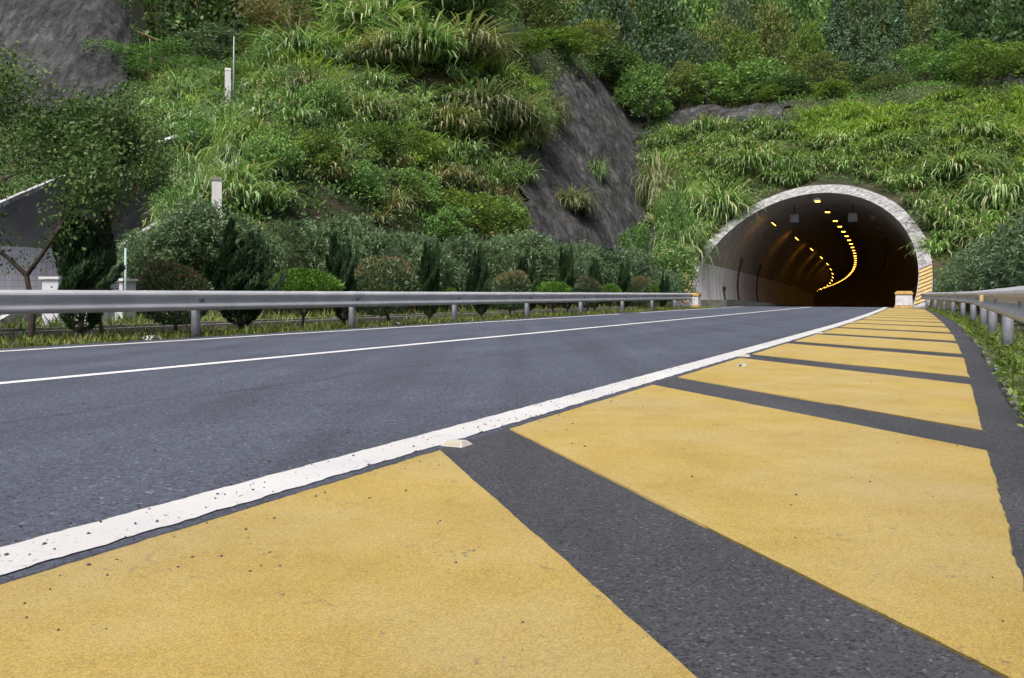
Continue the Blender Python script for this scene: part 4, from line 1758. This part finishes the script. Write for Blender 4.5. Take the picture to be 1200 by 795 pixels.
# --- clipped round shrubs
def make_dome(kind, name, rx, h, leafm, top=None, seed=0, ll=.075, flat=False):
    root = empty(name, (0, 0, 0))
    rg = np.random.default_rng(seed)
    mb = MB()
    mb.tube([(0, 0, -.2), (.01, 0, .22), (.0, .01, .32)], [.045, .035, .03], 7)
    for i in range(9):
        a = i * 2.4; q = rx * rg.uniform(.4, .8)
        mb.tube([(0, 0, .2 + .02 * i), (q * .45 * math.cos(a), q * .45 * math.sin(a), h * .42), (q * math.cos(a), q * math.sin(a), h * rg.uniform(.6, .8))], [.022, .015, .006], 5, False)
    mb.build('trunk', M['bark'], root)
    k = 5200
    d = unit(rg.normal(size=(k, 3)))
    rr = rg.uniform(.55, 1, k) ** .5
    if flat:
        z = h * (.52 + .46 * (d[:, 2] * .5 + .5)) + rg.normal(0, .015, k)
        lump = 1 + .10 * np.sin(np.arctan2(d[:, 1], d[:, 0]) * 5 + seed) + .06 * np.sin(d[:, 2] * 9)
    else:
        z = h * (.58 + .40 * d[:, 2] * rr)
        lump = 1 + .10 * pnoise(d[:, 0] + d[:, 2], d[:, 1] - d[:, 2], 2.2, seed)
        z = z + .10 * h * pnoise(d[:, 0], d[:, 1], 2.5, seed + 9) * (d[:, 2] > 0)
    P = np.stack([d[:, 0] * rx * rr * lump, d[:, 1] * rx * rr * lump, z], -1)
    D = d + rg.normal(0, .5, (k, 3)) + np.array([0, 0, .5])
    Lq = ll * rg.uniform(.6, 1.5, k)
    Q = leaf_quads(P, D, Lq, Lq * .5, d + rg.normal(0, .5, (k, 3)))
    n_green = len(Q) // 4
    if top:
        m = 900
        d = unit(rg.normal(size=(m, 3))); d[:, 2] = np.abs(d[:, 2])
        keep = rg.random(m) < (d[:, 2] * 1.15 + .05)
        d = d[keep]
        P = np.stack([d[:, 0] * rx * .98, d[:, 1] * rx * .98, h * (.60 + .40 * d[:, 2]) + .10 * h * pnoise(d[:, 0], d[:, 1], 2.5, seed + 9)], -1)
        Lq = rg.uniform(.05, .10, len(d))
        Q = np.concatenate([Q, leaf_quads(P, d * .5 + rg.normal(0, .4, d.shape) + np.array([0, 0, 1.0]), Lq, Lq * .42)])
    o = quadmesh('foliage', Q, L[leafm], root)
    if top:
        o.data.materials.append(L[top])
        mi = np.zeros(len(Q) // 4, dtype=np.int32); mi[n_green:] = 1
        o.data.polygons.foreach_set('material_index', mi)
    stash(kind, root, (rx, h + .04))


make_dome('photinia', 'photinia_shrub', .72, 1.4, 'photinia', 'red', 1)
make_dome('photinia', 'photinia_shrub', .72, 1.4, 'photinia', 'red', 2)
make_dome('brightshrub', 'clipped_shrub', .78, 1.25, 'bright', None, 3, .07, True)
make_dome('brightshrub', 'clipped_shrub', .78, 1.25, 'bright', None, 4, .07, True)

ROW = -11.75


def row(kind, px, top, wpx, label, cat, group, n=ROW):
    X, Y = at_base(px, n)
    z = float(HW(X, Y)) - .02
    zt = EYE + (345 - top) / 1000 * Y
    place(kind, X, Y, z, wpx / 2000 * Y, zt - z, label, cat, group)


JG, PG, BG = 'dark junipers in the roadside row', 'photinia shrubs in the roadside row', 'bright green clipped shrubs in the roadside row'
row('juniper', 93, 234, 92, 'largest dark juniper, leftmost, in front of the white tiled wall', 'juniper', JG)
row('photinia', 206, 308, 78, 'sparse glossy shrub with few red shoots right of the white cabinets', 'shrub', PG)
row('juniper', 281, 258, 78, 'second dark juniper from the left, below the lower white marker post', 'juniper', JG)
row('brightshrub', 354, 315, 76, 'widest bright green clipped shrub, between two dark junipers', 'shrub', BG)
row('juniper', 403, 272, 44, 'dark juniper between the widest bright green shrub and the reddest shrub', 'juniper', JG)
row('photinia', 456, 306, 78, 'largest round shrub with a red-brown top', 'shrub', PG)
row('juniper', 503, 282, 32, 'slim dark juniper just right of the largest red-topped shrub', 'juniper', JG)
row('juniper', 564, 287, 34, 'slim dark juniper left of the second red-topped shrub', 'juniper', JG)
row('brightshrub', 531, 337, 16, 'tiny bright green shrub top between two slim junipers', 'shrub', BG)
row('photinia', 598, 318, 46, 'second red-topped shrub, below the rounded oleander', 'shrub', PG)
row('juniper', 619, 296, 32, 'leaning dark juniper right of the second red-topped shrub', 'juniper', JG, -12.6)
row('brightshrub', 648, 330, 42, 'bright green clipped shrub left of the third red-topped shrub', 'shrub', BG)
row('juniper', 665, 289, 28, 'broad dark juniper at the left foot of the rock face', 'juniper', JG, -12.5)
row('photinia', 688, 325, 32, 'third red-topped shrub from the left along the guardrail', 'shrub', PG)
row('juniper', 697, 302, 26, 'dark juniper behind the third red-topped shrub', 'juniper', JG, -12.6)
row('brightshrub', 714, 333, 24, 'small bright green shrub right of the third red-topped shrub', 'shrub', BG)
row('juniper', 731, 306, 22, 'dark juniper left of the farthest red-brown shrub', 'juniper', JG)
row('photinia', 750, 324, 28, 'farthest, brownest round shrub near the barrier block', 'shrub', PG)
row('brightshrub', 766, 334, 12, 'farthest and smallest bright green shrub', 'shrub', BG)
row('juniper', 776, 318, 15, 'farthest small dark juniper beside the flowering shrub', 'juniper', JG)


# --- young trees at the far left: branching stems, airy crowns
def make_young_tree(seed, h, spread, k, vase, label, px, n, trunkm, low=2):
    X, Y = at_base(px, n)
    root = empty('young_tree', (X, Y, float(HW(X, Y)) - .03), 0, label, 'tree')
    rg = np.random.default_rng(seed)
    mb = MB()
    tips = []

    def rec(p, d, ln, r, dep):
        q = p + d * ln * .5 + rg.normal(0, .05, 3) * ln
        e = p + d * ln + rg.normal(0, .07, 3) * ln
        mb.tube([p, q, e], [r, r * .85, r * .66], 7 if dep < 2 else 5, False)
        if dep >= low: tips.append((q, d)); tips.append((e, d))
        if dep >= 5: return
        for _ in range(2 if dep < 1 or rg.random() < .55 else 3):
            nd = unit(d + rg.normal(0, .42 if dep else vase, 3) * np.array([1, 1, .4]) + np.array([0, 0, .16]))
            rec(e, nd, ln * rg.uniform(.66, .9), r * .68, dep + 1)
    rec(np.array([0, 0, -.1]), np.array([0, 0, 1.0]), h * .26, .05, 0)
    mb.build('trunk', M[trunkm], root)
    tp = np.array([t[0] for t in tips]); td = np.array([t[1] for t in tips])
    sc = (h) / (tp[:, 2].max() + .3)
    i = rg.integers(0, len(tp), k)
    P = tp[i] + rg.normal(0, .17, (k, 3))
    D = td[i] * .5 + rg.normal(0, .7, (k, 3))
    Lq = rg.uniform(.04, .082, k)
    o = quadmesh('crown', leaf_quads(P, D, Lq, Lq * .55), L['myrtle'], root)
    root.scale = (spread * sc, spread * sc, sc)


make_young_tree(3, 3.9, .95, 17000, .5, 'young tree with a forked bare trunk in front of the white tiled wall', 36, -12.4, 'bark', 1)
make_young_tree(8, 4.0, .72, 15000, .34, 'young bushy tree on a thin brown trunk right of the largest juniper', 123, -12.0, 'brown_stem')
make_young_tree(14, 4.4, .95, 15000, .5, 'young tree cut by the left frame edge', -14, -12.9, 'bark', 1)


# --- silver grass
def clump(P0, count, Lm, Wm, rg, lean=.55, droop=1.6, az0=None, spread=.22):
    m = count
    az = rg.uniform(0, 2 * math.pi, m) if az0 is None else rg.normal(az0, 1.1, m)
    P = P0 + np.stack([np.cos(az) * rg.uniform(0, spread, m), np.sin(az) * rg.uniform(0, spread, m), np.zeros(m)], -1)
    Ls = Lm * rg.uniform(.55, 1.15, m)
    return P, az, Ls, Wm * rg.uniform(.7, 1.3, m), np.abs(rg.normal(lean * .6, lean * .5, m)), droop * rg.uniform(.6, 1.2, m), rg.normal(0, .5, m)


def grass_field(name, polys, density, count, Lr, W, mat, zone, lean, droop, seed, seg=3, excl=(), spread=.22):
    rg = np.random.default_rng(seed)
    (n0, n1), (s0, s1) = zone
    k = int((n1 - n0) * (s1 - s0) * density)
    n = rg.uniform(n0, n1, k); s = rg.uniform(s0, s1, k)
    z = H(n, s)
    X, Y = n * CT + s * ST, -n * ST + s * CT
    x, y = proj(X, Y, z)
    x = x + pnoise(n, s, .9, seed) * 8; y = y + pnoise(n, s, .9, seed + 1) * 8
    ok = np.zeros(k, bool)
    for pl in polys: ok |= inpoly(x, y, pl)
    for pl in excl: ok &= ~inpoly(x, y, pl)
    ok &= Y > 5
    ok &= ~((s < 51) & (n > -2.5) & (n < 1.2))
    for nc, q0, kb in ((NC, S0, KB), (NC2, S02, KB2)):
        zz = (s - q0) / kb
        ok &= ~(((n - nc) ** 2 + (np.maximum(zz, 0) - ZC) ** 2 < (RO + .25) ** 2) & (zz < 9))
    for bx, by in POST_XY: ok &= ~((np.abs(X - bx * Y / by) < 1.2) & (np.abs(Y - by + .8) < 1.6))
    idx = np.nonzero(ok)[0]
    size = np.clip(1 + .45 * pnoise(n, s, .7, seed + 5), .45, 1.7)
    out = [[] for _ in range(7)]
    for i in idx:
        c = clump(np.array([X[i], Y[i], z[i] - .1]), count, rg.uniform(*Lr) * size[i], W, rg, lean, droop, None, spread)
        for q, a in zip(out, c): q.append(a)
    if not len(idx): return
    P, az, Ls, Ws, le, dr, tw = [np.concatenate(q) for q in out]
    Vv, F = blades(P, az, Ls, Ws, le, dr, seg, tw)
    o = quadmesh(name, Vv, L[mat], None, F)
    return tag(o, kind='stuff')


LEFTG = [(120, 265), (130, 165), (200, 100), (330, 82), (400, 30), (470, 25), (540, 40), (600, 85), (640, 125), (618, 190), (598, 225), (540, 215), (430, 190), (340, 200), (310, 285), (180, 300)]
MIDG = [(330, 200), (430, 185), (560, 205), (600, 240), (590, 290), (330, 290)]
PORTG = [(755, 170), (800, 155), (910, 148), (1000, 132), (1100, 118), (1290, 90), (1290, 345), (1080, 345), (1085, 260), (1040, 215), (975, 200), (880, 232), (830, 290), (800, 345), (770, 320), (765, 230)]
PORTTOP = [(930, 150), (1000, 126), (1100, 116), (1290, 100), (1290, 160), (1100, 165), (960, 178)]
grass_field('hillside_grass', [LEFTG], .50, 120, (1.3, 2.2), .09, 'tussock', ((-50, -16), (12, 66)), .5, 2.2, 21, 4, spread=.38)
grass_field('hillside_grass', [LEFTG], .45, 100, (1.0, 1.9), .08, 'grass', ((-50, -16), (12, 66)), .5, 2.1, 26, 4, spread=.4)
grass_field('low_hillside_grass', [MIDG], .40, 90, (1.0, 1.9), .075, 'grass_dry', ((-36, -16), (14, 46)), .6, 2.1, 22, 4, spread=.35)
grass_field('grass_above_tunnel', [PORTG], .75, 95, (1.2, 2.3), .11, 'grass', ((-24, 24), (44, 78)), .5, 2.1, 23, 4, excl=[PORTTOP], spread=.35)
grass_field('pale_grass_above_tunnel', [PORTG], .40, 110, (1.4, 2.5), .11, 'tussock', ((-24, 24), (44, 78)), .5, 2.1, 27, 4, excl=[PORTTOP], spread=.35)
grass_field('lime_grass_on_crest', [PORTTOP], 1.7, 70, (.9, 1.7), .10, 'grass_lime', ((-24, 24), (56, 84)), .4, 1.8, 24, spread=.35)
grass_field('lime_grass_patches', [PORTG, LEFTG], .12, 120, (1.2, 2.1), .09, 'grass_lime', ((-46, 20), (14, 76)), .45, 1.9, 25, 4, spread=.4)


# big separate tussocks
def make_tussock(kind, seed, mat, Lm=2.0, m=420, W=.055):
    root = empty('grass_tussock', (0, 0, 0))
    rg = np.random.default_rng(seed)
    c = clump(np.zeros(3), m, Lm, W, rg, .5, 2.2, None, .45)
    Vv, F = blades(*c[:6], 4, c[6])
    quadmesh('blades', Vv, L[mat], root, F)
    stash(kind, root, (1.35, 1.75))


for sd in (1, 2): make_tussock('tus', sd, 'tussock', 2.7, 700, .075)
for sd in (3, 4): make_tussock('tusdry', sd, 'grass_dry', 2.6, 600, .07)
make_tussock('tuslime', 5, 'grass_lime', 2.4, 560, .07)
TUS = [
    ('tus', 352, 98, 46, 104, 'wide arching silver grass tussock left of centre on the upper bank'),
    ('tus', 398, 66, 50, 104, 'arching silver grass tussock just below the rounded tree under the bamboo'),
    ('tus', 440, 84, 48.5, 110, 'arching silver grass tussock below the tallest one'),
    ('tus', 485, 62, 53, 96, 'silver grass tussock on the crest left of the broad one'),
    ('tus', 545, 78, 51, 104, 'silver grass tussock on the crest right of the broad one'),
    ('tus', 498, 122, 45.5, 110, 'arching silver grass tussock below the broad one'),
    ('tusdry', 565, 138, 45, 110, 'large grey-green tussock hanging down beside the rock face'),
    ('tusdry', 455, 135, 45, 90, 'arching grey-green tussock in the middle of the bank'),
    ('tus', 608, 128, 47.5, 80, 'silver grass tussock nearest the left edge of the rock face'),
    ('tus', 236, 204, 26.4, 56, 'silver grass tussock covering the whitewashed rim left of the lower marker post'),
    ('tuslime', 270, 196, 27.0, 56, 'low fresh tussock right behind the lower marker post'),
    ('tus', 205, 240, 24.2, 50, 'low silver grass tussock at the foot of the whitewashed rim'),
    ('tus', 266, 150, 34, 60, 'silver grass tussock growing over the crown of the whitewashed rim'),
    ('tuslime', 282, 168, 32, 64, 'fresh tussock hanging over the right shoulder of the whitewashed rim'),
    ('tus', 288, 196, 29.5, 60, 'silver grass tussock just right of and above the lower marker post'),
    ('tus', 228, 205, 28.5, 50, 'small silver grass tussock just left of the lower marker post top'),
    ('tusdry', 640, 102, 53, 60, 'tussock spilling over the upper left edge of the rock face'),
    ('tusdry', 612, 160, 47, 70, 'drooping tussock over the left edge of the rock face above the bare soil'),
    ('tus', 796, 196, 56, 50, 'tussock over the right edge of the rock face'),
    ('tus', 985, 188, 60, 56, 'tussock directly above the tunnel crown'),
    ('tus', 930, 190, 58, 56, 'tussock above the tunnel crown on the left'),
    ('tus', 420, 58, 52, 110, 'tallest silver grass tussock at the top of the left bank'),
    ('tus', 375, 85, 48, 90, 'silver grass tussock left of the tallest one'),
    ('tus', 510, 82, 50, 110, 'broad silver grass tussock in the middle of the bank crest'),
    ('tus', 465, 95, 50, 80, 'silver grass tussock between the tallest and the broad one'),
    ('tusdry', 545, 105, 47, 110, 'big drooping tussock with dry brown blades on the bank'),
    ('tusdry', 590, 120, 46, 100, 'drooping tussock hanging over the left edge of the rock face'),
    ('tuslime', 605, 92, 51, 70, 'bright lime tussock at the upper left corner of the rock face'),
    ('tusdry', 525, 155, 43, 90, 'grey-green tussock below the big drooping one'),
    ('tusdry', 425, 178, 39, 80, 'brownish drooping tussock halfway up the bank'),
    ('tusdry', 365, 168, 39, 70, 'brownish tussock left of the halfway drooping one'),
    ('tuslime', 350, 118, 44, 70, 'fresh green tussock right of the upper marker post'),
    ('tuslime', 300, 208, 32, 80, 'fresh green tussock right of the lower marker post'),
    ('tus', 215, 228, 30, 90, 'green tussock left of the lower marker post'),
    ('tusdry', 772, 160, 59, 54, 'dark drooping tussock at the right edge of the rock face'),
    ('tus', 697, 204, 54, 34, 'small green tussock growing alone on the rock face'),
    ('tusdry', 668, 252, 47, 62, 'yellowish tussock at the foot of the rock face'),
    ('tus', 800, 240, 51, 62, 'green tussock left of the tunnel rim'),
    ('tus', 845, 205, 55, 70, 'green tussock above the left shoulder of the tunnel rim'),
    ('tus', 880, 168, 60, 70, 'green tussock above and left of the tunnel crown'),
    ('tus', 1120, 215, 52, 80, 'large tussock right of the tunnel rim'),
    ('tuslime', 1112, 200, 55, 46, 'bright tussock touching the right shoulder of the tunnel rim'),
    ('tus', 1175, 190, 48, 80, 'tussock above the hedge at the right frame edge'),
    ('tus', 1135, 165, 56, 70, 'tussock on the slope above the hedge'),
    ('tuslime', 1030, 180, 60, 54, 'bright tussock above the tunnel crown on the right'),
]
for kd, px, top, Y, w, lab in TUS:
    X = px2world(px, Y)
    place(kd, X, Y, float(HW(X, Y)) - .15, w / 2000 * Y, max(1.7, w / 2000 * Y * .95, EYE + (345 - top) / 1000 * Y - float(HW(X, Y)) + .15), lab, 'grass tussock', 'large grass tussocks on the bank')


# --- undergrowth over the hill, verge weeds, far wood
def undergrowth(name, k, zone, ll, lw, mat, hgt, seed, polys=None, near=1e9, avoid=True, cl=14, flatz=False):
    rg = np.random.default_rng(seed)
    (n0, n1), (s0, s1) = zone
    n = rg.uniform(n0, n1, k); s = rg.uniform(s0, s1, k)
    z = H(n, s)
    X, Y = n * CT + s * ST, -n * ST + s * CT
    x, y = proj(X, Y, z)
    ok = (Y > 1.5) & (x > -250) & (x < 1450) & (z > (.3 if not flatz else -1))
    if avoid:
        for pl in ROCKS: ok &= ~inpoly(x, y, pl)
        for nc, q0, kb in ((NC, S0, KB), (NC2, S02, KB2)):
            zz = (s - q0) / kb
            ok &= ~(((n - nc) ** 2 + (np.maximum(zz, 0) - ZC) ** 2 < (RO + .2) ** 2) & (zz < 9))
    if polys:
        o2 = np.zeros(k, bool)
        for pl in polys: o2 |= inpoly(x, y, pl)
        ok &= o2
    P0 = np.stack([X, Y, z], -1)[ok]
    P = np.repeat(P0, cl, 0)
    m = len(P)
    hh = hgt * np.clip(1 + .6 * pnoise(P[:, 0], P[:, 1], .8, seed), .2, 2)
    P = P + rg.normal(0, 1, (m, 3)) * np.array([hgt * .55, hgt * .55, 0])
    P[:, 2] += rg.random(m) * hh
    D = rg.normal(0, .7, (m, 3)) + np.array([0, 0, .7])
    Lq = ll * rg.uniform(.6, 1.4, m)
    o = quadmesh(name, leaf_quads(P, D, Lq, Lq * lw, rg.normal(0, .6, (m, 3)) + np.array([0, -.4, .8])), L[mat], None)
    return tag(o, kind='stuff')


undergrowth('undergrowth', 16000, ((-52, -15), (12, 76)), .15, .45, 'dark', .5, 31, cl=16)
undergrowth('slope_creeper', 8000, ((-24, 20), (45, 78)), .17, .35, 'feather', .4, 34)
undergrowth('dark_undergrowth', 4500, ((-70, 40), (79, 130)), .34, .5, 'dark', .9, 32)
undergrowth('creeper', 2600, ((-40, -15), (12, 50)), .13, .5, 'feather', .5, 33, cl=20)


def far_wood():
    rg = np.random.default_rng(41)
    for nm, mat, k, seed, (sa, sb), size in (('distant_wood', 'mid', 230, 1, (92, 185), 7.5), ('distant_dark_wood', 'dark', 190, 2, (84, 185), 7.5), ('distant_olive_wood', 'olive', 150, 3, (80, 185), 7.0)):
        Vs = []
        base = []
        for q in range(4):
            lob = crown_lobes(2.4, 1.2, 5.6, 18, 1.1, 'round', 200 + q + seed * 10)
            P, d = bumpy_shell(1250, lob, .7)
            Lq = .33 * rg.uniform(.6, 1.35, len(P))
            base.append(leaf_quads(P, d * .7 + rg.normal(0, .5, d.shape) + np.array([0, 0, .3]), Lq, Lq * .5, d + rg.normal(0, .5, d.shape) + np.array([0, 0, .6])))
        cnt = 0
        while cnt < k:
            n, s = rg.uniform(-110, 60), rg.uniform(sa, sb)
            p = R(n, s, 0)
            if p[1] < (75 if p[0] / p[1] < .03 else 110) or abs(p[0] / p[1]) > .75: continue
            z = float(H(n, s))
            sc = rg.uniform(.8, 1.5) * size / 6
            b = base[rg.integers(4)] * np.array([sc, sc, sc * rg.uniform(1.0, 1.5)])
            a = rg.uniform(0, 6.28)
            bx = b[:, 0] * math.cos(a) - b[:, 1] * math.sin(a); by = b[:, 0] * math.sin(a) + b[:, 1] * math.cos(a)
            Vs.append(np.stack([bx + p[0], by + p[1], b[:, 2] + z - .5], -1))
            cnt += 1
        tag(quadmesh(nm, np.concatenate(Vs), L[mat], None), kind='stuff')


far_wood()


# verge weeds
def verge(name, n_fn, s_rng, k, hgt, W, mat, seed, leafy=0):
    rg = np.random.default_rng(seed)
    s = s_rng[0] + (s_rng[1] - s_rng[0]) * rg.random(k) ** 1.5
    n = n_fn(s, rg)
    dens = pnoise(n * 1.0, s, 1.5, seed)
    ok = dens > rg.uniform(-1.1, .5, k)
    n, s = n[ok], s[ok]
    m = len(n)
    P = ns_points(n, s, H(n, s))
    az = rg.uniform(0, 6.28, m)
    Vv, F = blades(P, az, hgt * rg.uniform(.4, 1.2, m), W * rg.uniform(.6, 1.4, m), np.abs(rg.normal(.4, .3, m)), rg.uniform(.3, 1.4, m), 2, rg.normal(0, .6, m))
    o = quadmesh(name, Vv, L[mat], None, F)
    return tag(o, kind='stuff')


verge('verge_grass', lambda s, r: -10.42 - np.abs(r.normal(0, 1.3, len(s))), (-4, 44), 30000, .17, .022, 'verge', 51)
verge('bank_foot_grass', lambda s, r: -13.6 - r.uniform(0, 3.6, len(s)), (2, 44), 14000, .4, .03, 'verge', 52)
verge('roadside_weeds', lambda s, r: asph_r(s) + .04 + np.abs(r.normal(.22, .28, len(s))), (2.6, 45), 9000, .12, .014, 'weed', 53)


def weed_leaves():
    rg = np.random.default_rng(61)
    k = 900
    s = 3 + rg.exponential(9, k)
    n = asph_r(s) + .06 + np.abs(rg.normal(.22, .3, k))
    P0 = ns_points(n, s, H(n, s))
    P = np.repeat(P0, 9, 0)
    m = len(P)
    P = P + rg.normal(0, .05, (m, 3)) * np.array([1, 1, 0])
    P[:, 2] += rg.random(m) * .10
    D = rg.normal(0, 1, (m, 3)) * np.array([1, 1, .3]) + np.array([0, 0, .35])
    Lq = rg.uniform(.025, .06, m)
    tag(quadmesh('leafy_weeds', leaf_quads(P, D, Lq, Lq * .55, np.array([0, 0, 1.0]) + rg.normal(0, .35, (m, 3))), L['weed'], None), kind='stuff')


weed_leaves()

# remove unused prototypes
for kd, pool in PROTO.items():
    for root, size, used in pool:
        if not used:
            for c in children(root): bpy.data.objects.remove(c)
            bpy.data.objects.remove(root)
